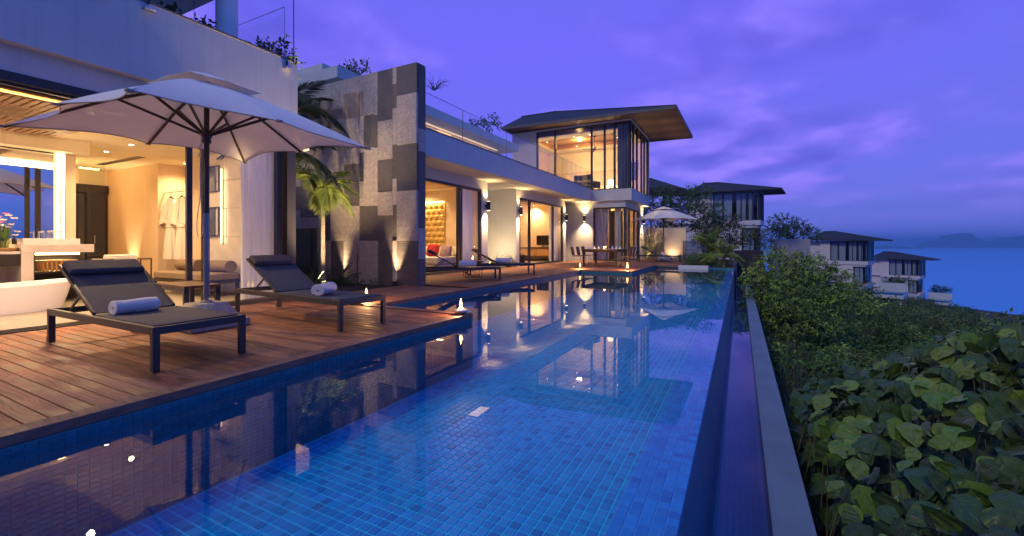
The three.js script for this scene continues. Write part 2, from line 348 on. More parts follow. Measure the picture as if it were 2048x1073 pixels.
// ---------------------------------------------------------------- pool
const WATER = -0.10, FLOOR = -0.76;
const tileGeo = (w, h) => { const g = flat(new RoundedBoxGeometry(w, 0.008, h, 1, 0.003)); g.clearGroups(); return uvWorld(g); };
const tileShades = [];
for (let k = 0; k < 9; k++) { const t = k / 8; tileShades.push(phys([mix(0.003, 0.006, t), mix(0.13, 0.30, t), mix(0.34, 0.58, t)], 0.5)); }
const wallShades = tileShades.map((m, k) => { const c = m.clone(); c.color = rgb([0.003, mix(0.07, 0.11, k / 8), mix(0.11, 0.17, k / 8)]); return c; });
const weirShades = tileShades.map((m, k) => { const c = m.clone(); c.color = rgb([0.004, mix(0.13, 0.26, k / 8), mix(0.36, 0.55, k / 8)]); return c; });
M.tileInst = phys([1, 1, 1], 0.5);
function tiles(parent, geo, list, near, shades = tileShades) { // list: [x, y, z, face] nearest first; the nearest ones are pieces of their own
  const f = rngOf(list.length + 5), q = { y: new THREE.Quaternion(), x: new THREE.Quaternion().setFromUnitVectors(V(0, 1, 0), V(1, 0, 0)), z: new THREE.Quaternion().setFromUnitVectors(V(0, 1, 0), V(0, 0, 1)) };
  list.sort((a, b) => (a[0] * a[0] + a[2] * a[2]) - (b[0] * b[0] + b[2] * b[2]));
  const shadeOf = () => { const k = f(); return k < 0.03 ? 1 : k < 0.12 ? 2 + (f() * 2 | 0) : 4 + (f() * 5 | 0); };
  for (let i = 0; i < Math.min(near, list.length); i++) { const t = list[i], m = part('tile', geo, shades[shadeOf()], parent); m.position.set(t[0], t[1], t[2]); m.quaternion.copy(q[t[3]]); }
  const rest = list.slice(near); if (!rest.length) return;
  const im = new THREE.InstancedMesh(geo, M.tileInst, rest.length), m4 = new THREE.Matrix4(), one = V(1, 1, 1);
  rest.forEach((t, i) => { im.setMatrixAt(i, m4.compose(V(t[0], t[1], t[2]), q[t[3]], one)); im.setColorAt(i, shades[shadeOf()].color); });
  im.name = 'mosaic'; im.userData.kind = 'stuff'; im.castShadow = im.receiveShadow = true; parent.add(im);
}
const shell = (name) => { const g = tag(new THREE.Group(), null, null, null, 'structure'); g.name = name; scene.add(g); return g; };
const inPool = (x, z) => x < -0.46 && z < 2 && z > -20.45 && (z > -5.2 ? x > -3.36 : z > -15.51 ? x > -5.25 : x > -3.36);
{
  const fl = shell('pool_floor');
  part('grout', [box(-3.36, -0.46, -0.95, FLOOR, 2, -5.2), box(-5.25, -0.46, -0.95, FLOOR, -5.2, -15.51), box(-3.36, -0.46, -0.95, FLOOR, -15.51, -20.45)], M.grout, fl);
  const p = 0.074, L = [];
  for (let z = 1.3; z > -20.4; z -= p) for (let x = -0.46 - p / 2; x > -5.25; x -= p) if (inPool(x - p * 0.4, z) && inPool(x, z - p * 0.4) && inPool(x, z + p * 0.4)) L.push([x, FLOOR + 0.002, z, 'y']);
  tiles(fl, tileGeo(p - 0.0125, p - 0.0125), L, 290);
}
{
  const w = shell('pool_wall');
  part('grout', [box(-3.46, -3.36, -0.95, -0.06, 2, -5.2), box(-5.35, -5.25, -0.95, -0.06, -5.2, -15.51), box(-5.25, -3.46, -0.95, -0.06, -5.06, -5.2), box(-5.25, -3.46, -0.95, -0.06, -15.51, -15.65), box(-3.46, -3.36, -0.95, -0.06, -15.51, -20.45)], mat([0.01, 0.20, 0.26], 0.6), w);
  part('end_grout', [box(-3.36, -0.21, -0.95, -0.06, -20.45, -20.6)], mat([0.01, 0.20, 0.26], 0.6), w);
  const pw = 0.0515, ph = 0.0312, L = [];
  for (let y = -0.0775; y > FLOOR; y -= ph) {
    for (let z = 1.1; z > -5.17; z -= pw) L.push([-3.358, y, z, 'x']);
    for (let z = -5.24; z > -15.48; z -= pw) L.push([-5.248, y, z, 'x']);
    for (let z = -15.54; z > -20.4; z -= pw) L.push([-3.358, y, z, 'x']);
    for (let x = -5.2; x < -3.4; x += pw) L.push([x, y, -15.508, 'z']);
    for (let x = -3.3; x < -0.5; x += pw) L.push([x, y, -20.448, 'z']);
  }
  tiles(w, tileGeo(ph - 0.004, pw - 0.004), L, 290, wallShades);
}
{ // infinity edge: five rows of mosaic just under the water, a wet dark outer face
  const e = shell('infinity_edge');
  part('grout', box(-0.46, -0.214, -1.5, -0.120, 2, -20.6), M.groutGrey, e);
  const L = [], p = 0.0498;
  for (let k = 0; k < 5; k++) for (let z = 1.1; z > -20.5; z -= p) L.push([-0.435 + k * p, -0.1195, z, 'y']);
  tiles(e, tileGeo(p - 0.0045, p - 0.0045), L, 290, weirShades);
  const O = [], ow = 0.0515;
  for (let y = -0.15; y > -1.45; y -= ow) for (let z = 1.1; z > -20.5; z -= ow) O.push([-0.213, y, z, 'x']);
  const im = new THREE.InstancedMesh(tileGeo(ow - 0.004, ow - 0.004), phys([1, 1, 1], 0.3), O.length), q = new THREE.Quaternion().setFromUnitVectors(V(0, 1, 0), V(1, 0, 0)), m4 = new THREE.Matrix4(), f = rngOf(77);
  O.forEach((t, i) => { im.setMatrixAt(i, m4.compose(V(t[0], t[1], t[2]), q, V(1, 1, 1))); im.setColorAt(i, rgb([0.004, 0.09 + 0.05 * f(), 0.18 + 0.07 * f()])); });
  im.name = 'mosaic'; im.userData.kind = 'stuff'; e.add(im);
}
{ // overflow channel and its outer wall
  const c = shell('overflow_channel');
  part('channel_floor', box(-0.21, 0.215, -1.6, -1.42, 2, -22.9), mat([0.004, 0.16, 0.26], 0.8), c);
  const L = [], p = 0.052;
  for (let z = 1; z > -22.8; z -= p) for (let x = -0.18; x < 0.2; x += p) L.push([x, -1.418, z]);
  const im = new THREE.InstancedMesh(tileGeo(p - 0.004, p - 0.004), phys([0.005, 0.22, 0.36], 0.65), L.length), m4 = new THREE.Matrix4();
  L.forEach((t, i) => im.setMatrixAt(i, m4.makeTranslation(...t))); im.name = 'mosaic'; im.userData.kind = 'stuff'; c.add(im);
  part('channel_end', box(-0.21, 0.46, -3.2, -0.98, -22.9, -23.2), M.parapet, c);
}
{
  const t = thing('parapet_wall', 'long low grey concrete parapet along the overflow channel above the slope', 'wall');
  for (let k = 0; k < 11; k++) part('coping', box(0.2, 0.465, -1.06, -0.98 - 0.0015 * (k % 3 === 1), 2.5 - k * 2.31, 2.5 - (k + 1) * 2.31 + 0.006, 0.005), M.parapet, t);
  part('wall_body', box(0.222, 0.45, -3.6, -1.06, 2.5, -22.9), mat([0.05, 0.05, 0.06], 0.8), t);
}
function sheet(name, outline, y, m) {
  const g = flat(new THREE.ShapeGeometry(new THREE.Shape(outline.map(([x, z]) => new THREE.Vector2(x, -z))))); g.rotateX(-Math.PI / 2); g.translate(0, y, 0);
  return struct(name, uvWorld(g), m);
}
const waterMat = (c, bump) => phys(c, 0, { transmission: 1, thickness: 0, ior: 1.31, bumpMap: rep(T.ripple, 0.5, 0.5), bumpScale: bump });
sheet('pool_water', [[-3.355, 2], [-3.355, -5.205], [-5.245, -5.205], [-5.245, -15.505], [-3.355, -15.505], [-3.355, -20.446], [-0.212, -20.446], [-0.212, 2]], WATER, waterMat([0.82, 0.97, 1.0], 0.00016));
sheet('channel_water', [[-0.206, 2], [-0.206, -22.9], [0.219, -22.9], [0.219, 2]], -1.03, waterMat([0.6, 0.95, 1.0], 0.00012));

// ---------------------------------------------------------------- glazing and curtains
function glazing(parent, axis, c, a0, a1, y0, y1, cuts, { frame = M.dark, pane = M.pane, fw = 0.06, fd = 0.08, skip = [], rail = 0.06, panes = true } = {}) {
  const B = (p0, p1, q0, q1) => axis === 'x' ? box(p0, p1, q0, q1, c - fd / 2, c + fd / 2) : box(c - fd / 2, c + fd / 2, q0, q1, p0, p1);
  const lo = Math.min(a0, a1), hi = Math.max(a0, a1), xs = [lo, ...cuts.slice().sort((a, b) => a - b), hi], bars = [B(lo, hi, y1 - rail, y1), B(lo, hi, y0, y0 + rail * 0.7)];
  xs.forEach((x, i) => { const w = fw / 2, l = i === 0 ? x : i === xs.length - 1 ? x - fw : x - w; bars.push(B(l, l + fw, y0 + rail * 0.7, y1 - rail)); });
  const win = part('window', bars, frame, parent);
  if (panes) for (let i = 0; i < xs.length - 1; i++) {
    if (skip.includes(i)) continue;
    const s = xs[i] + fw / 2, e = xs[i + 1] - fw / 2, u = y0 + rail * 0.7, v = y1 - rail;
    const P = axis === 'x' ? quad(V(s, u, c), V(e, u, c), V(e, v, c), V(s, v, c)) : quad(V(c, u, e), V(c, u, s), V(c, v, s), V(c, v, e));
    part('pane', poly(P), pane, win);
  }
  return win;
}
function curtainGeo(axis, c, a0, a1, y0, y1, amp = 0.035, pitch = 0.11, seed = 1) {
  const L = Math.abs(a1 - a0), n = Math.max(16, Math.round(L / pitch * 9)), rows = 6, P = [], idx = [], f = rngOf(seed), ph = f() * 9;
  for (let j = 0; j <= rows; j++) for (let i = 0; i <= n; i++) {
    const t = i / n, s = t * L, y = mix(y0, y1, j / rows), k = amp * (0.75 + 0.35 * Math.sin(s * 7 + ph)) * (1 - 0.25 * j / rows);
    const w = k * Math.sin(s / pitch * 6.283 + ph + 0.9 * Math.sin(s * 3.1 + ph)) + 0.012 * Math.sin(s * 31 + j);
    const a = mix(a0, a1, t) + 0.008 * Math.sin(j * 1.3 + s * 9);
    axis === 'x' ? P.push(a, y, c + w) : P.push(c + w, y, a);
  }
  for (let j = 0; j < rows; j++) for (let i = 0; i < n; i++) { const a = j * (n + 1) + i, b = a + n + 1; idx.push(a, a + 1, b, b, a + 1, b + 1); }
  let g = new THREE.BufferGeometry(); g.setAttribute('position', new THREE.Float32BufferAttribute(P, 3)); g.setIndex(idx); g.computeVertexNormals(); g = g.toNonIndexed();
  return uvWorld(g);
}

// ---------------------------------------------------------------- near wing: the open bathroom
const FX = -7.15, GX = -7.3, CEIL = 2.83;
{
  const w = thing('bathroom_wing', 'near white villa wing with the open lit bathroom behind the large parasol', 'building');
  part('fascia', box(-7.55, FX, 3.24, 4.275, 4, -5.19), M.white, w);
  part('coping', box(-7.57, FX + 0.015, 4.275, 4.30, 4, -5.205), mat([0.10, 0.09, 0.085], 0.6), w);
  part('roof_slab', box(-15, -7.55, 3.3, 3.9, 4, -5.19), M.white, w);
  part('lintel', box(-7.5, GX, 2.94, 3.24, 4, -5.19), M.white, w);
  part('ceiling', box(-14.4, -7.5, CEIL, 3.24, 4, -5.7), M.ceilCream, w);
  part('head_track', [box(-7.44, GX + 0.012, CEIL, 2.94, 4, -5.0), box(-7.40, -7.36, CEIL - 0.03, CEIL, 4, -5.0)], M.dark, w);
  part('floor', box(-14.4, -7.44, -0.3, 0.0, 4, -5.0), M.stoneFloor, w);
  part('sill_track', [box(-7.44, -7.155, -0.3, -0.012, 4, -5.19), ...[-7.42, -7.35, -7.28, -7.21, -7.17].map((x) => box(x - 0.008, x + 0.008, -0.012, 0.012, 4, -5.0))], M.alu, w);
  for (let k = 0; k < 5; k++) for (const s of [-1, 1]) part('floor_inlay', bar(V(-8.55 - 0.16 * s, 0.003, 1.2 - k * 0.7), V(-8.55 + 0.16 * s, 0.003, 0.75 - k * 0.7), 0.016, 0.008), M.marble, w);
  part('bulkhead', box(-10.75, -10.45, 2.6, CEIL, 4, -3.4), M.ceilCream, w);
  part('side_wall', box(-14.4, -7.5, 0, CEIL, 4.0, 4.2), M.cream, w);
  part('alcove_back', box(-11.76, -10.69, 0, CEIL, -5.6, -5.58), mat([0.34, 0.27, 0.20], 0.6), w);
  part('end_wall', [box(-14.4, -11.76, 0, CEIL, -5.19, -5.0), box(-10.69, -7.45, 0, CEIL, -5.19, -5.06), box(-11.76, -10.69, 0, CEIL, -5.75, -5.6), box(-11.9, -11.76, 0, CEIL, -5.75, -5.19), box(-10.69, -10.55, 0, CEIL, -5.75, -5.19)], M.warmWall, w);
  part('corner_pier', box(-7.45, -7.2, 0, 3.24, -5.19, -5.02), M.dark, w);
  for (let i = 0; i < 3; i++) for (let j = 0; j < 5; j++) { const x0 = -9.95 + i * 0.84, y0 = j * 0.566; part('stone_slab', box(x0 + 0.003, x0 + 0.834, y0 + 0.003, Math.min(CEIL, y0 + 0.56), -5.06, -5.03 + 0.002 * ((i + j) % 3), 0.003), M.marble, w); }
  part('mirror_wall', [box(-10.95, -10.75, 0, CEIL, 4, -3.1), box(-10.75, -10.72, 0, CEIL, -3.14, -3.30)], M.cream, w);
  part('corridor_wall', [box(-14.5, -14.3, 0, CEIL, -2.9, -5.0), box(-14.3, -10.95, 0, CEIL, -2.9, -3.1)], M.cream, w);
  // timber ceiling of slatted panels
  const pc = part('timber_ceiling', box(-10.3, -7.51, CEIL - 0.035, CEIL - 0.002, 3.8, -2.95), M.timber, w), PW = 0.66;
  for (let i = 0; i < 4; i++) for (let j = 0; j < 10; j++) {
    const x0 = -10.27 + i * PW, z0 = -2.9 + j * PW, list = [];
    list.push(box(x0 + 0.01, x0 + PW - 0.01, CEIL - 0.055, CEIL - 0.034, z0 + 0.01, z0 + 0.07), box(x0 + 0.01, x0 + PW - 0.01, CEIL - 0.055, CEIL - 0.034, z0 + PW - 0.07, z0 + PW - 0.01), box(x0 + 0.01, x0 + 0.07, CEIL - 0.055, CEIL - 0.034, z0 + 0.07, z0 + PW - 0.07), box(x0 + PW - 0.07, x0 + PW - 0.01, CEIL - 0.055, CEIL - 0.034, z0 + 0.07, z0 + PW - 0.07));
    for (let k = 0; k < 6; k++) { const s = 0.085 + k * 0.083; list.push((i + j) % 2 ? box(x0 + s, x0 + s + 0.058, CEIL - 0.055, CEIL - 0.034, z0 + 0.085, z0 + PW - 0.085) : box(x0 + 0.085, x0 + PW - 0.085, CEIL - 0.055, CEIL - 0.034, z0 + s, z0 + s + 0.058)); }
    part('ceiling_panel', list, M.slat, pc);
  }
  part('air_vent', box(-13.2, -11.2, CEIL - 0.006, CEIL - 0.001, -4.55, -4.40), M.dark, w);
  // dark doors at the end of the corridor
  const d1 = part('door', [box(-14.3, -14.24, 0, 2.25, -3.95, -4.55)], M.darkWood, w); part('handle', rod(V(-14.2, 1.0, -4.05), V(-14.2, 1.25, -4.05), 0.012), M.steel, d1);
  part('door_frame', [box(-14.3, -14.18, 2.25, 2.45, -3.9, -4.98), box(-14.3, -14.18, 0, 2.25, -4.57, -4.64)], M.darkWood, w);
  const d2 = part('door', box(-14.3, -14.25, 0, 2.25, -4.64, -4.98), M.darkWood, w); part('handle', rod(V(-14.2, 1.0, -4.72), V(-14.2, 1.2, -4.72), 0.012), M.steel, d2);
  part('shower_screen', poly(quad(V(-10.74, 0.02, -3.34), V(-10.74, 0.02, -3.72), V(-10.74, 2.55, -3.72), V(-10.74, 2.55, -3.34))), M.greenPane, w);
  // sliding glass doors stacked at the end of the opening
  glazing(w, 'z', -7.385, -3.50, -4.98, 0.012, CEIL - 0.03, [], { fw: 0.075, fd: 0.05 });
  glazing(w, 'z', -7.315, -3.68, -4.98, 0.012, CEIL - 0.03, [], { fw: 0.085, fd: 0.05 });
  const wallMirror = part('wall_mirror', box(-10.75, -10.742, 1.02, 2.58, 2.4, -3.02), M.mirror, w);
  part('mirror_frame', [box(-10.75, -10.735, 2.58, 2.6, 2.4, -3.02)], M.dark, wallMirror);
  // roof terrace things that belong to the wing
  part('terrace_canopy', box(-13, -7.5, 5.38, 5.55, 3, -4.42), plaster([0.5, 0.5, 0.52]), w);
  part('column', flat(new THREE.CylinderGeometry(0.165, 0.165, 2.4, 28).translate(-7.77, 4.6, -4.3)), M.pillar, w);
  const gr = part('glass_railing', poly(quad(V(-9.6, 4.2, -4.97), V(-7.2, 4.2, -4.97), V(-7.2, 5.22, -4.97), V(-9.6, 5.22, -4.97))), M.pane, w);
  part('glass_edge', [box(-9.6, -7.2, 5.22, 5.228, -4.974, -4.966), box(-7.204, -7.198, 4.2, 5.22, -4.973, -4.967)], mat([0.12, 0.16, 0.2], 0.3), gr);
  part('cable', [rod(V(-7.0, 4.2, -5.0), V(-7.0, 8, -5.0), 0.006, 0.006, 5), rod(V(-7.03, 4.2, -5.03), V(-7.03, 8, -5.03), 0.004, 0.004, 5), rod(V(-8.6, 4.2, -4.2), V(-8.6, 5.4, -4.2), 0.005, 0.005, 5)], M.darkMetal, w);
}
// sheer curtain gathered at the end of the bathroom
single('sheer_curtain', curtainGeo('z', -7.47, -4.36, -4.97, 0.02, CEIL - 0.03, 0.03, 0.085, 5), M.sheer, 'white sheer curtain gathered at the end of the near bathroom glass', 'curtain');

// ---------------------------------------------------------------- rear block seen over the patchwork wall
{
  const b = thing('rear_pavilion', 'pale flat roofed block rising behind the patchwork wall', 'building');
  part('roof_slab', box(-19, -12.5, 6.75, 7.1, -10, -15), M.white, b);
  part('wall', box(-18.5, -13.4, 3.5, 6.75, -10.9, -14.5), plaster([0.66, 0.50, 0.36]), b);
}

// ---------------------------------------------------------------- patchwork stone wall
{
  const w = thing('patchwork_wall', 'tall wall clad in a patchwork of pale granite and dark ribbed stone', 'wall');
  const ZF = -8.05, zf = 540, X = (q) => { const u = (q / 2.147 + zf - 1024) / 868; return ZF * (-SN + u * CS) / -(CS + u * SN); };
  const Yq = (q, y) => { const u = (q / 2.147 + zf - 1024) / 868, d = ZF / -(CS + u * SN); return 1 + d * (487 - (100 + y / 2.147)) / 868; };
  part('core', box(-14.2, -6.8, -0.2, 5.26, -8.35, ZF - 0.06), mat([0.16, 0.15, 0.14], 0.9), w);
  const cols = [
    [545, 625, 'D62 L190 D405 L605 D820'], [527, 545, 'L80 D145 L250 D405 L553 D665 L820'], [463, 527, 'D95 L303 D470 L610 D710'], [447, 463, 'L105 D280 L420 D670 L820'],
    [403, 447, 'L105 D280 L420 D670 L820'], [385, 403, 'L110 B178 L285 D440 L565 D670 L820'], [380, 385, 'L112 D190 L320 D490 L670 L820'], [372, 380, 'L112 B188 L295 D490 L670 D875'], [317, 372, 'L115 B188 L295 D490 L670 L820'], [260, 317, 'L130 B255 L300 L560 D820'],
    [215, 260, 'L135 B255 D330 L420 D640 L820'], [165, 215, 'L140 D230 L300 D510 L720 L820'], [130, 165, 'L150 D228 L300 D510 L720 L870'], [60, 130, 'L150 L400 D590 L690 D870'], [-40, 60, 'L150 D330 L520 D700 L830'], [-200, -40, 'L150 D400 L600 D760'],
  ];
  const f = rngOf(12);
  for (const [q0, q1, spec] of cols) {
    const x0 = X(q0), x1 = q1 === 625 ? -6.78 : X(q1), qm = (q0 + q1) / 2, items = spec.split(' ').map((s) => [s[0], +s.slice(1)]);
    items.forEach(([k, y], i) => {
      const top = i ? Yq(qm, y) : 5.3, bot = i < items.length - 1 ? Yq(qm, items[i + 1][1]) : -0.05;
      const pool = k === 'L' ? M.panelLight : k === 'D' ? M.panelDark : M.panelBrown, proud = k === 'L' ? 0.012 : k === 'D' ? 0 : 0.004;
      part('stone_panel', box(x0 + 0.0012, x1 - 0.0012, bot + 0.0015, top - 0.0015, ZF - 0.06, ZF + proud + f() * 0.0015, 0.002), pool[(Math.round(y / 90) * 7) % pool.length], w);
    });
  }
  const ends = [[-0.05, 0.62, 0], [0.62, 1.36, 1], [1.36, 3.2, 0], [3.2, 3.75, 2], [3.75, 5.3, 0]];
  for (const [y0, y1, k] of ends) part('stone_panel', box(-6.80, -6.765 + 0.004 * k, y0 + 0.003, y1 - 0.003, ZF - 0.062, -8.36, 0.003), k === 0 ? M.panelDark[1] : M.panelLight[k % 3], w);
  part('cap', box(-14.2, -6.78, 5.262, 5.30, ZF - 0.062, -8.36), M.panelDark[0], w);
}

// ---------------------------------------------------------------- long wing: living room and bedroom under the terrace
const BX = -8.6, DOOR = 3.03, SOF = 3.38;
{
  const w = thing('living_wing', 'long white two door villa wing under the glass railed roof terrace', 'building');
  part('terrace_fascia', box(-7.8, -7.5, SOF, 4.1, -8.37, -23.995), M.white, w);
  part('terrace_slab', box(-13, -7.8, SOF, 3.98, -8.37, -24.3), M.white, w);
  part('coping', box(-7.82, -7.485, 4.1, 4.13, -8.37, -24.02), M.dark, w);
  part('wall', [
    box(BX - 0.22, BX, DOOR, SOF, -8.37, -14.35), box(BX - 0.22, BX, 0, DOOR, -13.92, -14.35), box(-13, BX - 0.22, 0, SOF, -14.2, -14.35),
    box(-13, BX, 0, SOF, -16.78, -16.9), box(BX - 0.22, BX, DOOR, SOF, -16.9, -22.8), box(BX - 0.22, BX, 0, DOOR, -16.9, -17.06), box(BX - 0.22, BX, 0, DOOR, -22.46, -22.68), box(-13, BX, 0, SOF, -22.68, -22.82),
    box(-13.1, -12.9, 0, SOF, -8.37, -24.1),
  ], M.white, w);
  part('floor', [box(-12.9, BX + 0.1, -0.3, 0.0, -8.4, -14.3), box(-12.9, BX + 0.1, -0.3, 0.0, -16.8, -22.8)], M.stoneFloor, w);
  part('interior_wall', [box(-12.9, -12.84, 0, SOF, -8.4, -14.2), box(-12.84, BX - 0.22, 0, SOF, -14.2, -14.13), box(-12.9, -12.84, 0, SOF, -16.9, -22.68), box(-12.84, BX - 0.22, 0, SOF, -22.68, -22.6), box(-12.84, BX - 0.22, 0, SOF, -16.97, -16.9)], M.warmWall, w);
  part('interior_ceiling', [box(-12.84, BX - 0.22, 3.12, 3.16, -8.4, -14.13), box(-12.84, BX - 0.22, 3.12, 3.16, -16.97, -22.6)], M.ceilCream, w);
  part('timber_ceiling', [box(-11.9, -9.4, 3.09, 3.118, -9, -13.4), box(-11.9, -9.6, 3.09, 3.118, -17.6, -21.8)], M.timber, w);
  part('sill_track', [box(BX - 0.22, BX + 0.12, -0.2, 0.012, -8.4, -13.92), box(BX - 0.22, BX + 0.12, -0.2, 0.012, -17.06, -22.46)], M.alu, w);
  glazing(w, 'z', BX - 0.06, -8.4, -13.92, 0.012, DOOR, [-12.62, -12.45], { fw: 0.11, rail: 0.09, skip: [2] });
  glazing(w, 'z', BX - 0.06, -17.06, -22.46, 0.012, DOOR, [-18.2, -21.05], { fw: 0.15, rail: 0.09, skip: [1] });
  // terrace railing of glass sheets
  const zs = [-8.4, -11.2, -14.05, -16.9, -19.8, -23.95];
  for (let i = 0; i < 5; i++) { const a = zs[i] - 0.012, b = zs[i + 1] + 0.012; const g = part('glass_railing', poly(quad(V(-7.62, 4.13, a), V(-7.62, 4.13, b), V(-7.62, 5.13, b), V(-7.62, 5.13, a))), M.pane, w); part('glass_edge', [box(-7.628, -7.612, 4.13, 5.13, a - 0.004, a + 0.004), box(-7.627, -7.613, 5.13, 5.142, a, b)], mat([0.10, 0.16, 0.16], 0.3), g); }
  part('air_grille', [box(-11.6, -10.75, 2.78, 2.98, -14.13, -14.11), ...[0, 1, 2, 3, 4].map((k) => box(-11.56, -10.79, 2.8 + k * 0.035, 2.815 + k * 0.035, -14.11, -14.095))], M.ceilCream, w);
}
single('living_room_curtain', curtainGeo('z', BX - 0.3, -12.75, -13.75, 0.03, DOOR - 0.04, 0.05, 0.13, 8), M.sheer, 'white sheer curtain drawn to the right in the living room door', 'curtain');
single('bedroom_curtain', curtainGeo('z', BX - 0.3, -21.2, -22.3, 0.03, DOOR - 0.04, 0.05, 0.13, 9), M.sheer, 'white sheer curtain behind the right hand pane of the bedroom door', 'curtain');

// the carved golden panel of the living room: rows of curved tongues over a backlight
{
  const t = thing('carved_panel', 'golden carved wall panel of curved tongues behind the living room sofa', 'wall panel', [-11.05, 0, -14.12]);
  part('panel_back', box(-0.95, 0.62, 0.3, 2.62, 0, 0.02), mat([0.55, 0.36, 0.10], 0.4), t);
  const tongue = poly([]), P = [], n = 6, w = 0.11, h = 0.2;
  for (let i = 0; i < n; i++) { const a = i / n, b = (i + 1) / n, za = 0.03 + 0.10 * Math.sin(a * 2.2), zb = 0.03 + 0.10 * Math.sin(b * 2.2); P.push(...quad(V(-w / 2, a * h, za), V(w / 2, a * h, za), V(w / 2, b * h, zb), V(-w / 2, b * h, zb))); }
  const tg = poly(P), tm = mat([0.62, 0.42, 0.14], 0.42, { side: THREE.DoubleSide });
  for (let r = 0; r < 10; r++) for (let c = 0; c < 12; c++) { const m = part('tongue', tg, tm, t); m.position.set(-0.88 + c * 0.13, 0.36 + r * 0.225, (r + c) % 2 ? 0.012 : 0.02); if ((r + c) % 2) m.scale.set(1, 1, 0.55); }
  part('light_strip', box(-0.92, 0.6, 2.64, 2.67, 0.05, 0.09), M.warmGlow, t);
  area(-11.2, 2.66, -14.0, -11.2, 1.6, -14.1, 1.5, 0.06, 60, WARM2);
}

// ---------------------------------------------------------------- penthouse on the terrace
{
  const b = thing('terrace_pavilion', 'low flat roofed pavilion with a lit slot window behind the terrace railing', 'building');
  part('roof_slab', box(-15, -10.6, 5.95, 6.3, -9, -21.0), M.white, b);
  part('wall', [box(-15, -11.5, 3.98, 4.5, -9.2, -20.5), box(-15, -11.5, 5.5, 5.95, -9.2, -20.5), box(-15, -11.5, 4.5, 5.5, -9.2, -11.4), box(-15, -11.5, 4.5, 5.5, -19.8, -20.5), box(-15, -14.6, 4.5, 5.5, -11.4, -19.8)], plaster([0.68, 0.52, 0.40]), b);
  glazing(b, 'z', -11.54, -11.4, -19.8, 4.5, 5.5, [-14, -16.8], { fw: 0.06 });
  part('light_strip', box(-11.42, -11.36, 5.90, 5.93, -10, -20), glow([1, 0.66, 0.3], 0.8), b);
  area(-11.2, 5.9, -15, -11.5, 4.6, -15, 9, 0.08, 8, WARM2); area(-13, 5.88, -15.5, -13, 4, -15.5, 7, 1, 4, WARM2);
}

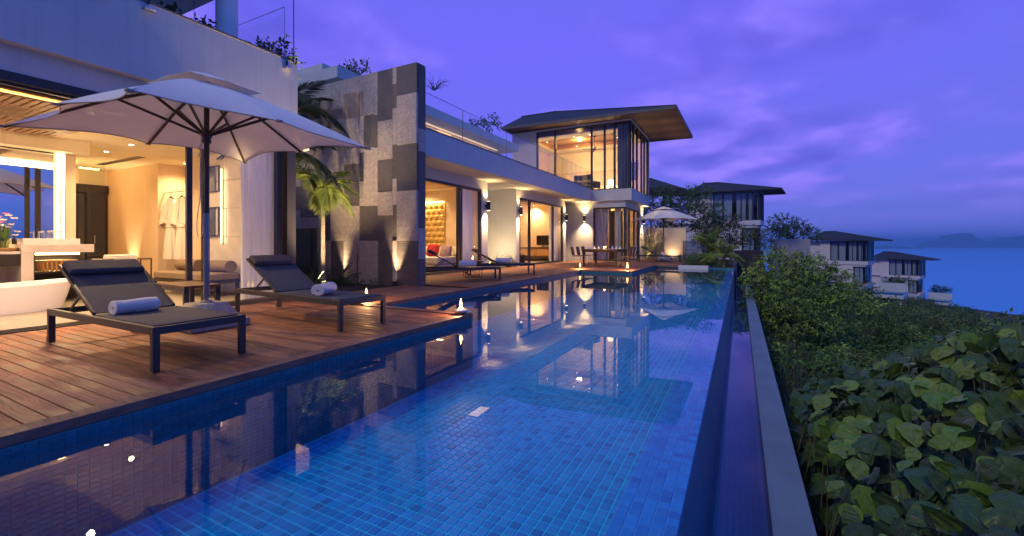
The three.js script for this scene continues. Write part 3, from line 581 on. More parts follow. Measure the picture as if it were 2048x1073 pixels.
// ---------------------------------------------------------------- two-storey corner tower (also the type of the houses further off)
function tower(w, o) {
  const { main = false, curtains = true, paneMat = M.pane, wallM = M.white } = o;
  const H = 3.74;
  // upper room
  part('band', main ? [box(-2.155, 0.11, -0.64, 0, 0.1, -0.2), box(-0.2, 0.11, -0.64, 0, -0.2, -5.3)] : [box(-7.3, 0.11, -0.64, 0, 0.1, -0.2), box(-0.2, 0.11, -0.64, 0, -0.2, -5.3)], wallM, w);
  part('floor_slab', box(-7.3, -0.2, -0.62, -0.02, -0.2, -5.4), wallM, w);
  part('wall', [box(-7.3, -5.65, 0, H + 0.1, 0.0, -0.2), box(-7.3, -7.1, 0, H, -0.2, -5.4), box(-7.1, -0.1, 0, H, -5.4, -5.25), box(-0.12, 0.06, 0, H, -5.15, -5.4)], main ? plaster([0.66, 0.52, 0.4]) : wallM, w);
  glazing(w, 'x', -0.05, -5.63, -0.02, 0.02, H, [-4.42, -2.18, -1.42, -0.86], { fw: 0.1, fd: 0.12, rail: 0.07, pane: paneMat });
  glazing(w, 'z', -0.02, -0.12, -5.15, 0.02, H, [-0.9, -1.9, -3.2, -4.1], { fw: 0.12, fd: 0.1, rail: 0.07, pane: paneMat });
  part('eave_trim', [box(-5.7, 0.1, H, H + 0.09, 0.05, -0.1), box(0.0, 0.1, H, H + 0.09, -0.1, -5.3)], mat([0.45, 0.42, 0.40], 0.5), w);
  // lower room
  const lx = -2.1;
  part('lower_wall', [box(main ? -3.85 : -7.3, lx, -4.05, -0.64, -0.05, -0.25), box(lx, -0.26, -0.99, -0.64, -0.05, -0.25), box(-0.46, -0.26, -0.99, -0.64, -0.25, -3.85), box(-0.46, -0.24, -4.05, -0.64, -3.85, -5.2), box(-7.3, -0.46, -4.05, -0.64, -5.35, -5.2), box(-7.3, -7.1, -4.05, -0.64, -0.3, -5.2)], wallM, w);
  glazing(w, 'x', -0.15, lx, -0.30, -4.0, -0.99, [-1.15], { fw: 0.08, rail: 0.07, pane: paneMat });
  glazing(w, 'z', -0.34, -0.2, -3.85, -4.0, -0.99, [-1.3, -2.6], { fw: 0.1, rail: 0.07, pane: paneMat });
  part('lower_floor', box(-7.1, -0.36, -4.3, -4.02, -0.2, -5.2), M.stoneFloor, w);
  // roof
  const xl = main ? -7.6 : -9.4, fl = V(xl, 3.95, 0.85), fr = V(2.5, 3.80, 0.85), br = V(2.62, 3.80, -6.2), bl = V(xl, 3.95, -6.2), up = V(0, 0.15, 0), R0 = V(main ? -8.0 : -7.4, 5.72, -2.75), R1 = V(-5.5, 5.72, -2.75), a = (p) => p.clone().add(up);
  const roof = part('roof', poly([...quad(a(fl), a(fr), R1, R0), [a(fr), a(br), R1], ...quad(a(br), a(bl), R0, R1), [a(bl), a(fl), R0]]), M.roof, w);
  part('ridge_cap', [rod(R0, R1, 0.06), rod(R1, a(fr), 0.045), rod(R1, a(br), 0.045)], M.roof, roof);
  part('eave_board', [bar(fl.clone().add(V(0, 0.07, 0)), fr.clone().add(V(0, 0.07, 0)), 0.06, 0.17), bar(fr.clone().add(V(0, 0.07, 0)), br.clone().add(V(0, 0.07, 0)), 0.06, 0.17), bar(bl.clone().add(V(0, 0.07, 0)), br.clone().add(V(0, 0.07, 0)), 0.06, 0.17), bar(fl.clone().add(V(0, 0.07, 0)), bl.clone().add(V(0, 0.07, 0)), 0.06, 0.17)], main ? M.fascia : M.roof, roof);
  part('soffit', poly(quad(fl, bl, br, fr)), main ? M.soffit : mat([0.10, 0.07, 0.06], 0.7), roof);
  if (!main && curtains) {
    const cm = mat([0.62, 0.63, 0.66], 0.9, { side: THREE.DoubleSide });
    for (const [x0, x1] of [[-5.55, -4.5], [-4.3, -3.3], [-2.75, -1.65], [-1.3, -0.75]]) part('curtain', curtainGeo('x', -0.3, x0, x1, 0.05, H - 0.05, 0.05, 0.2, 3), cm, w);
    for (const [z0, z1] of [[-0.3, -0.7], [-2.0, -2.5], [-3.4, -3.7]]) part('curtain', curtainGeo('z', -0.25, z0, z1, 0.05, H - 0.05, 0.04, 0.2, 4), cm, w);
    part('curtain', curtainGeo('x', -0.42, -1.95, -0.7, -3.95, -1.02, 0.05, 0.2, 6), cm, w);
    part('interior', [box(-7.1, -0.3, 0, H, -3.0, -3.1), box(-7.1, -0.6, -4, -0.7, -3.0, -3.1)], mat([0.05, 0.05, 0.055], 0.9), w);  // dark sheets put in for the shade of the unlit rooms
  }
}
{
  const w = thing('corner_tower', 'two storey lit corner wing with full height glass and overhanging roof', 'building', [-5.34, 4.02, -24.1]);
  tower(w, { main: true });
  part('lower_interior', [box(-7.1, -7.0, -4, -0.7, -0.3, -5.2), box(-7.0, -0.5, -4, -0.7, -5.2, -5.1), box(-3.85, -3.75, -4, -0.7, -0.3, -4.2)], M.warmWall, w);
  part('lower_ceiling', box(-7.0, -0.5, -0.9, -0.86, -0.26, -5.1), M.ceilCream, w);
  part('wardrobe', box(-1.9, -1.2, -4, -1.0, -2.8, -3.4), M.furnWood, w);
  // upper room lining and its stepped timber ceiling
  part('interior_wall', [box(-7.05, -0.3, 0, 1.95, -5.2, -5.12), box(-7.1, -7.0, 0, 3.74, -0.2, -5.2)], M.warmWall, w);
  part('interior_gable', box(-7.05, -0.3, 1.98, 3.74, -5.2, -5.16), M.ceilCream, w);
  const c = part('room_ceiling', [box(-7.1, -0.2, 3.44, 3.5, -0.3, -1.15), box(-7.1, -0.2, 3.44, 3.5, -4.3, -5.2), box(-7.1, -6.2, 3.44, 3.5, -1.15, -4.3), box(-1.2, -0.2, 3.44, 3.5, -1.15, -4.3)], M.ceilCream, w);
  part('coffer', [box(-6.2, -1.2, 3.70, 3.73, -1.15, -4.3), box(-6.2, -1.2, 3.5, 3.70, -1.15, -1.2), box(-6.2, -1.2, 3.5, 3.70, -4.25, -4.3), box(-6.2, -6.15, 3.5, 3.7, -1.2, -4.25), box(-1.25, -1.2, 3.5, 3.7, -1.2, -4.25), box(-5.9, -1.5, 3.62, 3.66, -1.45, -1.6), box(-5.9, -1.5, 3.62, 3.66, -3.9, -4.05), box(-5.9, -5.75, 3.62, 3.66, -1.6, -3.9), box(-1.65, -1.5, 3.62, 3.66, -1.6, -3.9)], M.timber, c);
}
single('upper_room_curtain', curtainGeo('x', -24.32, -6.08, -5.5, 4.06, 7.68, 0.05, 0.16, 14), mat([0.07, 0.075, 0.10], 0.9, { side: THREE.DoubleSide }), 'dark curtain at the corner of the upper glass room', 'curtain');
single('dining_curtain', curtainGeo('x', -24.45, -7.42, -6.6, 0.02, 2.98, 0.06, 0.16, 15), mat([0.46, 0.45, 0.47], 0.9, { side: THREE.DoubleSide }), 'grey curtain in the lower corner room beside the dining table', 'curtain');
single('dining_curtain', curtainGeo('x', -24.45, -6.28, -5.92, 0.02, 2.98, 0.05, 0.14, 16), mat([0.50, 0.46, 0.42], 0.9, { side: THREE.DoubleSide }), 'narrow pale curtain near the glass corner of the lower corner room', 'curtain');
single('dining_curtain', curtainGeo('z', -5.86, -25.0, -25.8, 0.02, 2.98, 0.05, 0.14, 17), mat([0.60, 0.48, 0.32], 0.9, { side: THREE.DoubleSide }), 'warm lit curtain in the side glass of the lower corner room', 'curtain');

// ---------------------------------------------------------------- end of the terrace
{
  const t = thing('garden_wall', 'low plastered garden wall lit from below behind the far lounger', 'wall');
  part('wall_body', box(-5.3, -2.9, -0.2, 1.92, -28.3, -28.5), M.cream, t);
  part('coping', box(-5.3, -2.88, 1.92, 1.96, -28.28, -28.52), M.white, t);
}
single('pool_coping', box(-2.38, -1.18, -0.14, 0.03, -20.1, -20.62, 0.02), M.white, 'short white slab at the far end of the pool', 'coping slab');
{
  const t = thing('glass_screen', 'dark glass balustrade beside the hedge at the far end', 'screen');
  for (let i = 0; i < 3; i++) part('pane', poly(quad(V(-2.85 + i * 0.72, 0.02, -26.4), V(-2.16 + i * 0.72, 0.02, -26.4), V(-2.16 + i * 0.72, 1.15, -26.4), V(-2.85 + i * 0.72, 1.15, -26.4))), M.smoke, t);
  part('post', [0, 1, 2, 3].map((i) => box(-2.87 + i * 0.72, -2.85 + i * 0.72, 0, 1.15, -26.41, -26.39)), M.darkMetal, t);
}
{
  const t = thing('planter', 'raised dark planting bed at the end of the pool', 'planter');
  part('planter_wall', [box(-2.4, -0.15, -1.5, -0.02, -20.7, -20.85), box(-0.3, -0.15, -1.5, -0.02, -20.85, -31), box(-2.42, -2.3, -1.5, -0.02, -20.85, -31)], mat([0.05, 0.045, 0.05], 0.8), t);
  part('soil', box(-2.3, -0.3, -1.5, -0.06, -20.85, -31), M.soil, t);
  part('end_screen', box(-0.3, 1.3, -3.0, 0.55, -31, -31.15), mat([0.025, 0.02, 0.03], 0.7), t);
}
struct('garden_bed', box(-14, -7.22, -0.3, -0.03, -5.2, -7.98), M.soil);

// ---------------------------------------------------------------- houses further along the ridge
const darkPane = phys([0.6, 0.68, 0.75], 0.0, { transmission: 1, thickness: 0, ior: 1.6 });
const farWall = plaster([0.64, 0.58, 0.57]);
function farHouse(label, pos, turn, deck) {
  const h = thing('villa', label, 'house', pos, turn, 'houses further along the ridge');
  tower(h, { paneMat: darkPane, wallM: farWall });
  part('side_wing', [box(-9.2, -7.3, 0.0, 3.7, -0.3, -5.0), box(-12, -7.3, -4.0, -0.3, -0.6, -5.0), box(-12.4, -7.3, -0.3, 0.0, -0.2, -5.3)], farWall, h);
  part('foundation', box(-12, 0, -9, -4.05, -0.4, -5.2), farWall, h);
  if (deck) {
    const d = part('pool_terrace', [box(0.1, 5.2, -6.3, -5.7, 1.6, -3.2), box(-6, 0.1, -6.3, -4.5, 3.2, -0.4)], M.white, h);
    part('pillar', [box(4.6, 4.9, -13, -6.3, 1.2, 0.9), box(4.6, 4.9, -13, -6.3, -2.6, -2.9), box(3.0, 3.3, -13, -6.3, 1.2, 0.9), box(1.5, 1.8, -13, -6.3, 1.2, 0.9)], M.white, d);
    part('pool_edge', [box(0.2, 5.0, -5.7, -5.3, 1.4, 1.25), box(4.9, 5.05, -5.7, -5.3, 1.4, -3.0)], phys([0.02, 0.12, 0.3], 0.1), d);
    part('pool_surface', box(0.2, 4.9, -5.5, -5.4, 1.25, -3.0), phys([0.02, 0.16, 0.32], 0.05), d);
    part('planter', box(1.0, 5.0, -6.0, -3.9, -3.02, -3.4), M.white, d);
    part('glass_railing', poly(quad(V(1.4, -3.9, -3.1), V(5, -3.9, -3.1), V(5, -2.9, -3.1), V(1.4, -2.9, -3.1))), darkPane, d);
  }
  return h;
}
farHouse('nearest dark roofed two storey villa on the ridge, behind the palms', [2.3, 4.05, -65.5], -0.125, false);
farHouse('middle two storey villa on the ridge with pale curtains and a pool terrace', [20.7, -2.35, -100.7], -0.38, true);
farHouse('farthest two storey villa on the ridge, in front of the sea', [37.8, -6.8, -136], -0.45, true);
{
  const t = thing('garden_wall', 'flat grey wall between the nearest and the middle ridge villas', 'wall');
  const gm = plaster([0.36, 0.33, 0.35]); part('wall_body', box(3.9, 8.6, -3.6, 1.6, -72, -72.3), gm, t); part('wall_return', box(8.4, 8.6, -3.6, 1.6, -72.3, -78), gm, t);
}
{
  const p = at(1318, 372, 40);
  const t = thing('pavilion', 'dark timber roofed open pavilion beside the corner tower', 'pavilion', [p.x, 0, p.z]);
  part('roof', poly([...quad(V(-4, 6.2, 1.6), V(2.4, 5.75, 1.6), V(-1, 7.3, -1.5), V(-4, 7.3, -1.5)), [V(2.4, 5.75, 1.6), V(2.5, 5.75, -4.6), V(-1, 7.3, -1.5)], ...quad(V(2.5, 5.75, -4.6), V(-4, 6.2, -4.6), V(-4, 7.3, -1.5), V(-1, 7.3, -1.5))]), M.roof, t);
  part('soffit', poly(quad(V(-4, 6.05, 1.6), V(-4, 6.05, -4.6), V(2.5, 5.6, -4.6), V(2.4, 5.6, 1.6))), M.soffit, t);
  part('eave_board', [bar(V(-4, 6.1, 1.6), V(2.4, 5.68, 1.6), 0.08, 0.2), bar(V(2.4, 5.68, 1.6), V(2.5, 5.68, -4.6), 0.08, 0.2)], M.darkWood, t);
  for (const [x, z] of [[0.55, 0.6], [0.55, -3.6], [-3.4, 0.6]]) part('post', box(x - 0.13, x + 0.13, -2, 6.0, z - 0.13, z + 0.13), M.darkWood, t);
  part('base', box(-4, 1.2, -2, 2.6, 0.9, -4), farWall, t);
}

// ---------------------------------------------------------------- lamps
function downlight(x, y, z, power, label, group, hidden) {
  const t = thing('downlight', label, 'ceiling light', [x, y, z], 0, group);
  part('trim', lathe([[0.035, -0.002], [0.06, -0.006], [0.06, 0], [0.035, 0]], 16), M.steel, t);
  part('lamp_disc', lathe([[0, -0.004], [0.036, -0.004], [0.036, -0.001], [0, -0.001]], 14), glow([1, 0.80, 0.5], 16), t);
  spot(x, y - 0.03, z, x, y - 3, z, power, 1.25, WARM2, 1, 2);
  return t;
}
const DG = 'ceiling downlights inside the villa';
downlight(-11.2, CEIL, -3.9, 16, 'bright downlight in the bathroom corridor ceiling beside the dark vent', DG);
downlight(-10.0, CEIL, -3.84, 20, 'bathroom downlight mirrored as the large bright spot in the pool', DG);
downlight(-11.25, CEIL, -5.32, 16, 'downlight over the hanging white robes', DG);
downlight(-10.6, 2.6, -1.3, 14, 'downlight under the bulkhead above the washbasin counter', DG);
downlight(-10.6, 2.6, -2.3, 14, 'second downlight under the bulkhead, nearer the mirror lamp', DG);
downlight(-10.2, 3.09, -12.4, 30, 'downlight in the living room ceiling before the carved panel', DG);
downlight(-11.3, 3.12, -13.6, 14, 'downlight close above the golden carved panel', DG);
downlight(-9.6, 3.12, -10.2, 20, 'downlight in the living room ceiling near the patchwork wall', DG);
downlight(-10.35, 3.12, -22.35, 34, 'downlight throwing a cone of light on the bedroom wall', DG);
downlight(-10.4, 3.09, -19.2, 30, 'downlight in the middle of the bedroom ceiling', DG);
for (const [x, z, k] of [[-10.9, -25.6, 'left'], [-9.6, -27.6, 'back'], [-7.9, -25.0, 'front'], [-6.6, -26.4, 'right'], [-8.9, -25.0, 'centre']]) downlight(x, 4.02 + 3.44, z, 30, 'small downlight in the upper room ceiling, at its ' + k, DG);
// bathroom light strips: under the counter, up the mirror side and one unseen along the edge of the ceiling
{
  const t = thing('mirror_lamp', 'tall glowing lamp column beside the bathroom mirror', 'wall lamp', [-10.72, 1.02, -3.09]);
  part('lamp_tube', [box(0, 0.05, 0, 1.6, -0.045, -0.005), box(0, 0.05, 0, 1.6, 0.012, 0.05)], glow([1, 0.72, 0.34], 5), t);
  const bars = [box(-0.01, 0.062, 0, 1.6, -0.005, 0.012), box(-0.01, 0.062, 0, 1.6, -0.058, -0.045)]; for (let k = 0; k <= 9; k++) bars.push(box(0.05, 0.062, k * 0.176, k * 0.176 + 0.012, -0.045, 0.05));
  part('lamp_frame', bars, M.steel, t);
  area(-10.64, 1.85, -3.09, -8, 1.6, -2.6, 0.1, 1.5, 16, WARM2);
}
{
  const t = thing('unseen_cove_light', 'unseen warm cove strip lighting the timber ceiling above the open bathroom', 'light strip', [-7.56, 2.76, -1.2]);  // unseen strip, placed to give the timber ceiling its warm glow
  part('light_strip', box(-0.008, 0.004, 0.052, 0.066, -3.6, 3.6), glow([1, 0.7, 0.32], 2), t);
  part('strip_channel', box(0.005, 0.03, 0.03, 0.068, -3.6, 3.6), M.dark, t);
  area(-7.6, 2.80, -1.2, -8.6, 2.84, -1.2, 7, 0.04, 110, WARM); area(-7.75, 2.70, -1.2, -10, 0.5, -1.2, 6, 0.08, 18, WARM);
}
function candleFlame(parent, x, y, z, s = 1, power = 1.2) {
  const f = part('flame', lathe([[0, 0], [0.012 * s, 0.012 * s], [0.016 * s, 0.03 * s], [0.010 * s, 0.06 * s], [0.003 * s, 0.092 * s], [0, 0.10 * s]], 10), M.flame, parent); f.position.set(x, y, z);
  const p = V(x, y + 0.04 * s, z).applyMatrix4(parent.updateMatrixWorld() || parent.matrixWorld);
  lamp(p.x, p.y, p.z, power, new THREE.Color(1, 0.5, 0.18), 1);
}
function bowlLamp(label, x, z, s = 1, power = 1.2) {
  const t = thing('candle_bowl', label, 'candle', [x, 0.004, z], 0, 'candles burning on the deck');
  part('bowl', lathe([[0, 0], [0.05 * s, 0.002], [0.085 * s, 0.025 * s], [0.098 * s, 0.05 * s], [0.088 * s, 0.066 * s], [0.08 * s, 0.062 * s], [0.088 * s, 0.05 * s], [0.07 * s, 0.02 * s], [0, 0.016 * s]], 28), M.silver, t);
  part('candle', lathe([[0, 0.016 * s], [0.045 * s, 0.016 * s], [0.047 * s, 0.075 * s], [0.03 * s, 0.085 * s], [0, 0.08 * s]], 18), M.wax, t);
  candleFlame(t, 0, 0.085 * s, 0, 1.4 * s, power);
  return t;
}
bowlLamp('silver candle bowl burning on the front corner of the deck above the water', -3.47, -5.06, 1, 2.2);
bowlLamp('candle bowl burning on the deck behind the foot of the second lounger', -5.7, -5.45, 1, 2.6);
function glassLamp(label, x, z, s = 1) {
  const t = thing('candle_glass', label, 'candle', [x, 0.004, z], 0, 'candles burning on the deck');
  part('glass', lathe([[0, 0], [0.07 * s, 0.004], [0.10 * s, 0.06 * s], [0.105 * s, 0.13 * s], [0.085 * s, 0.19 * s], [0.082 * s, 0.19 * s], [0.10 * s, 0.13 * s]], 20), phys([0.95, 0.9, 0.85], 0.02, { transmission: 1, thickness: 0, ior: 1.4, side: THREE.DoubleSide }), t);
  part('candle', lathe([[0, 0.006], [0.04 * s, 0.006], [0.04 * s, 0.08 * s], [0, 0.08 * s]], 14), M.wax, t);
  candleFlame(t, 0, 0.08 * s, 0, 1.3 * s, 5);
  return t;
}
glassLamp('glass candle lantern on the deck left of the dining table', -5.55, -16.3, 1.1);
glassLamp('glass candle lantern on the corner of the dining deck', -3.72, -16.35, 1.35);
// wall sconces shining up and down
function sconce(label, x, y, z, face, up = 18) { // face: outward direction of the wall
  const t = thing('wall_sconce', label, 'wall lamp', [x, y, z], 0, 'black cylinder wall sconces'), o = face === 'x' ? V(0.13, 0, 0) : V(0, 0, 0.13);
  part('lamp_body', lathe([[0.0, -0.17], [0.062, -0.17], [0.075, -0.165], [0.075, 0.165], [0.062, 0.17], [0, 0.17]], 18).translate(o.x, 0, o.z), M.dark, t);
  part('bracket', face === 'x' ? box(0, 0.08, -0.04, 0.04, -0.025, 0.025) : box(-0.025, 0.025, -0.04, 0.04, 0, 0.08), M.dark, t);
  part('lamp_disc', [lathe([[0, -0.003], [0.058, -0.003], [0.058, 0], [0, 0]], 14).translate(o.x, -0.172, o.z), ...(up ? [lathe([[0, 0], [0.058, 0], [0.058, 0.003], [0, 0.003]], 14).translate(o.x, 0.172, o.z)] : [])], glow([1, 0.8, 0.5], 12), t);
  spot(x + o.x, y - 0.19, z + o.z, x + o.x * 0.55, y - 2.2, z + o.z * 0.55, 50, 0.95, new THREE.Color(1, 0.60, 0.29), 1, 2);
  if (up) spot(x + o.x, y + 0.19, z + o.z, x + o.x * 0.55, y + 2, z + o.z * 0.55, up, 0.95, WARM, 1, 2);
  return t;
}
sconce('black sconce on the white pier right of the living room door', BX, 2.42, -14.2, 'x', 7);
sconce('black sconce on the pier left of the bedroom door', BX, 2.42, -16.98, 'x', 7);
sconce('black sconce on the pier right of the bedroom door', BX, 2.42, -22.6, 'x', 7);
sconce('black sconce lighting the wall left of the lower corner room', -7.92, 2.43, -24.15, 'z');
sconce('black sconce on the far side of the corner tower, above the bamboo', -5.58, 2.43, -28.6, 'x');
// ground spotlights
function groundSpot(label, x, z, tx, ty, tz, power, angle) {
  const t = thing('ground_spotlight', label, 'garden light', [x, 0, z], 0, 'small garden spotlights');
  part('lamp_body', [lathe([[0, 0.0], [0.03, 0.0], [0.05, 0.03], [0.05, 0.09], [0.042, 0.092], [0.042, 0.08], [0, 0.08]], 16), box(-0.06, 0.06, -0.03, 0.005, -0.06, 0.06)], M.dark, t);
  part('lamp_disc', lathe([[0, 0.082], [0.040, 0.082], [0.040, 0.086], [0, 0.086]], 14), glow([1, 0.82, 0.55], 10), t);
  spot(x, 0.10, z, tx, ty, tz, power, angle, WARM2, 0.9, power > 200 ? 9 : 2);
  return t;
}
groundSpot('small black spotlight at the foot of the patchwork wall, by the pale strip', -7.36, -7.93, -7.36, 3, -7.98, 46, 0.42);
groundSpot('small black spotlight at the patchwork wall among the low plants', -9.2, -7.92, -9.2, 3, -7.98, 26, 0.42);
groundSpot('small garden spotlight under the palm beside the near wing', -8.0, -6.4, -8.7, 2.4, -7.0, 85, 0.75);
groundSpot('unseen spotlight at the corner of the near wing shining up its fascia', -6.95, -5.75, -7.16, 3.2, -5.0, 260, 0.5);  // unseen behind the lounger, placed to warm the right end of the fascia
groundSpot('small spotlight at the garden wall behind the far lounger', -3.7, -28.0, -3.6, 1.3, -28.35, 5, 1.3);
groundSpot('unseen spotlight under the bamboo beside the corner tower, lighting its leaves', -5.0, -27.6, -5.0, 2.0, -28.0, 14, 0.7);  // unseen lamp, placed to light the bamboo leaves
downlight(-7.8, CEIL - 0.056, -2.55, 44, 'unseen downlight at the edge of the timber ceiling, warming the deck by the glass doors', DG);  // this and the next are out of view, placed to warm the deck
downlight(-7.8, CEIL - 0.056, -0.15, 44, 'out of view downlight at the edge of the timber ceiling, warming the deck by the bathtub', DG);
groundSpot('unseen garden spotlight lighting the planted recess between the two doors', -9.0, -15.3, -9.7, 2.2, -16.8, 34, 1.3);  // unseen lamp, placed to light the recess wall and the soffit
function floodlight(label, x, y, z) {
  const t = thing('floodlight', label, 'floodlight', [x, y, z], 0, 'small floodlights on the near fascia');
  part('lamp_body', [box(-0.0, 0.10, -0.035, 0.0, -0.07, 0.07, 0.006), box(0.01, 0.11, -0.02, 0.02, -0.055, 0.055, 0.006)], M.steel, t);
  part('bracket', [box(-0.0, 0.02, -0.03, 0.13, -0.012, 0.012)], M.darkMetal, t);
  return t;
}
floodlight('small grey floodlight on the near fascia, left one', FX, 4.17, -2.42);
floodlight('small grey floodlight on the near fascia, middle one', FX, 4.19, -2.93);
floodlight('small grey floodlight near the right end of the near fascia', FX, 4.12, -4.97);

// general light of the rooms: a table lamp and added round ceiling fill lamps
{
  const t = thing('table_lamp', 'glowing table lamp in the upper glass room', 'lamp', [-7.35, 4.02, -27.6]);
  part('lamp_base', lathe([[0, 0], [0.12, 0], [0.03, 0.04], [0.03, 0.7], [0, 0.7]], 12), M.darkWood, t);
  part('lamp_shade', lathe([[0.22, 0.7], [0.17, 1.05], [0.168, 1.05], [0.218, 0.7]], 20), glow([1, 0.75, 0.4], 3), t);
  lamp(-7.35, 4.9, -27.6, 9, WARM2, 6);
}
function addedFillLamp(label, x, y, z, power, color = WARM2) {  // added fill light for a room, shaped as a round ceiling fitting
  const t = thing('added_fill_lamp', label, 'fill lamp', [x, y, z]);
  part('lamp_shade', lathe([[0, -0.11], [0.12, -0.10], [0.17, -0.06], [0.18, -0.012], [0, -0.012]], 24), glow([1, 0.74, 0.42], 3), t);
  part('ceiling_plate', lathe([[0, -0.011], [0.19, -0.011], [0.19, 0], [0, 0]], 24), M.steel, t);
  lamp(x, y - 0.05, z, power, color, 8);
}
addedFillLamp('added round fill lamp on the coffered ceiling of the upper room', -9.2, 7.72, -26.9, 30, WARM);
addedFillLamp('added round fill lamp of the lower corner room', -7.6, 3.12, -27.3, 24, WARM);
addedFillLamp('added round living room fill lamp, hidden from the pool', -11.2, 3.09, -10.6, 15, WARM);
addedFillLamp('added round bedroom fill lamp', -11.0, 3.09, -20.4, 24, WARM);
addedFillLamp('added round bathroom fill lamp over the bathtub', -9.2, 2.775, 0.6, 12, WARM);
addedFillLamp('added round fill lamp in the corridor behind the bathroom', -13.2, CEIL, -3.6, 8, WARM);

// ---------------------------------------------------------------- loungers
function towelRoll(label, x, y, z, turn, L = 0.42, r = 0.075) {
  const t = thing('rolled_towel', label, 'towel', [x, y, z], turn, 'rolled white towels on the loungers');
  const inner = [], outer = [], turns = 3.6, n = 90;
  for (let i = 0; i <= n; i++) { const a = i / n * turns * 6.283, R = 0.010 + (r - 0.010) * (i / n); inner.push([R * Math.cos(a), R * Math.sin(a)]); outer.push([(R + 0.0108) * Math.cos(a), (R + 0.0108) * Math.sin(a)]); }
  const sh = new THREE.Shape([...inner, ...outer.reverse()].map((p) => new THREE.Vector2(...p)));
  const g = flat(new THREE.ExtrudeGeometry(sh, { depth: L, bevelEnabled: true, bevelSize: 0.004, bevelThickness: 0.008, bevelSegments: 2, steps: 6, curveSegments: 4 })); g.clearGroups();
  const p = g.attributes.position;
  for (let i = 0; i < p.count; i++) { const zz = p.getZ(i), k = 1 + 0.05 * Math.sin(zz * 19) + 0.04 * perlin.noise(p.getX(i) * 22, p.getY(i) * 22, zz * 11); p.setXYZ(i, p.getX(i) * k * 1.04, p.getY(i) * k * 0.94, zz); }
  g.translate(0, r + 0.004, -L / 2); g.computeVertexNormals();
  part('towel', uvWorld(g), M.towel, t);
  return t;
}
function lounger(label, x, z, turn, { L = 2.08, W = 0.71, back = 0.44, sling = M.sling, group = 'dark sling sun loungers' } = {}) {
  const t = thing('sun_lounger', label, 'sun lounger', [x, 0.003, z], turn, group), h = L / 2, w = W / 2, hy = 0.35, xh = h - 0.945 - 0.2 > 0 ? -0.11 - (L - 2.08) * 0.2 : -0.11;
  for (const sx of [-1, 1]) for (const sz of [-1, 1]) part('leg', box(sx * h - (sx > 0 ? 0.05 : 0), sx * h + (sx > 0 ? 0 : 0.05), 0.012, hy, sz * w - (sz > 0 ? 0.05 : 0), sz * w + (sz > 0 ? 0 : 0.05), 0.004), M.alu, t);
  for (const s of [-1, 1]) part('foot_cap', [box(h - 0.048, h - 0.002, 0, 0.012, s * w - (s > 0 ? 0.048 : -0.002), s * w + (s > 0 ? -0.002 : 0.048))], M.dark, t);
  for (const sz of [-1, 1]) part('side_rail', box(-h + 0.05, h - 0.05, hy - 0.062, hy, sz * w - (sz > 0 ? 0.035 : 0), sz * w + (sz > 0 ? 0 : 0.035), 0.004), M.alu, t);
  for (const sx of [-1, 1]) part('end_rail', box(sx * h - (sx > 0 ? 0.04 : 0), sx * h + (sx > 0 ? 0 : 0.04), hy - 0.062, hy - 0.002, -w + 0.05, w - 0.05, 0.004), M.alu, t);
  for (const sz of [-1, 1]) part('wheel', flat(new THREE.CylinderGeometry(0.035, 0.035, 0.025, 20).rotateX(Math.PI / 2).translate(-h - 0.03, 0.036, sz * (w - 0.025))), M.darkMetal, t);
  // sling seat with a slight sag
  const nx = 14, nz = 6, Pg = [], f0 = xh, f1 = h - 0.07, y0 = hy + 0.004;
  const sy = (u, v) => y0 - 0.022 * Math.sin(u * 3.1416) * Math.sin(v * 3.1416);
  for (let i = 0; i < nx; i++) for (let j = 0; j < nz; j++) { const q = (a, b, dy) => V(mix(f0, f1, a / nx), sy(a / nx, b / nz) + dy, mix(-w + 0.045, w - 0.045, b / nz)); Pg.push(...quad(q(i, j + 1, 0), q(i + 1, j + 1, 0), q(i + 1, j, 0), q(i, j, 0)), ...quad(q(i, j, -0.008), q(i + 1, j, -0.008), q(i + 1, j + 1, -0.008), q(i, j + 1, -0.008))); }
  part('seat_sling', [poly(Pg), box(f0, f1, y0 - 0.014, y0 + 0.002, -w + 0.036, -w + 0.048), box(f0, f1, y0 - 0.014, y0 + 0.002, w - 0.048, w - 0.036), box(f1 - 0.02, f1, y0 - 0.016, y0, -w + 0.048, w - 0.048)], sling, t);
  // backrest
  const bl = 0.88, bx = -Math.cos(0.49) * bl, by = Math.sin(0.49) * bl, A = V(xh, hy + 0.012, 0), B = V(xh + bx, hy + 0.012 + by, 0), wi = w - 0.045;
  const br = part('backrest', bar(A.clone(), B.clone(), 2 * wi - 0.02, 0.012), sling, t);
  part('back_rail', [bar(V(A.x, A.y, -wi), V(B.x, B.y, -wi), 0.022, 0.03), bar(V(A.x, A.y, wi), V(B.x, B.y, wi), 0.022, 0.03), bar(V(B.x, B.y, -wi), V(B.x, B.y, wi), 0.022, 0.022)], M.alu, br);
  const nrm = V(Math.sin(0.49), Math.cos(0.49), 0), c = B.clone().lerp(A, 0.125).addScaledVector(nrm, 0.035), g = flat(new RoundedBoxGeometry(0.225, 0.07, 2 * wi - 0.02, 4, 0.04)); g.clearGroups();
  g.rotateZ(-0.49); g.translate(c.x, c.y, c.z);
  part('pillow', uvWorld(g), M.pillow, t);
  for (const s of [-1, 1]) { const m = A.clone().lerp(B, 0.45); part('support_strut', bar(V(m.x, m.y - 0.012, s * (wi - 0.03)), V(xh - 0.66, hy - 0.03, s * (wi - 0.03)), 0.014, 0.024), M.alu, t); }
  return t;
}
lounger('nearest dark sun lounger with a rolled towel, in front of the parasol base', -5.03, -2.015, 0, { L: 2.10 });
lounger('second dark sun lounger by the deck edge, between the parasol and the candle', -5.16, -3.86, -0.093, { L: 2.42, W: 0.66, sling: M.slingBlue });
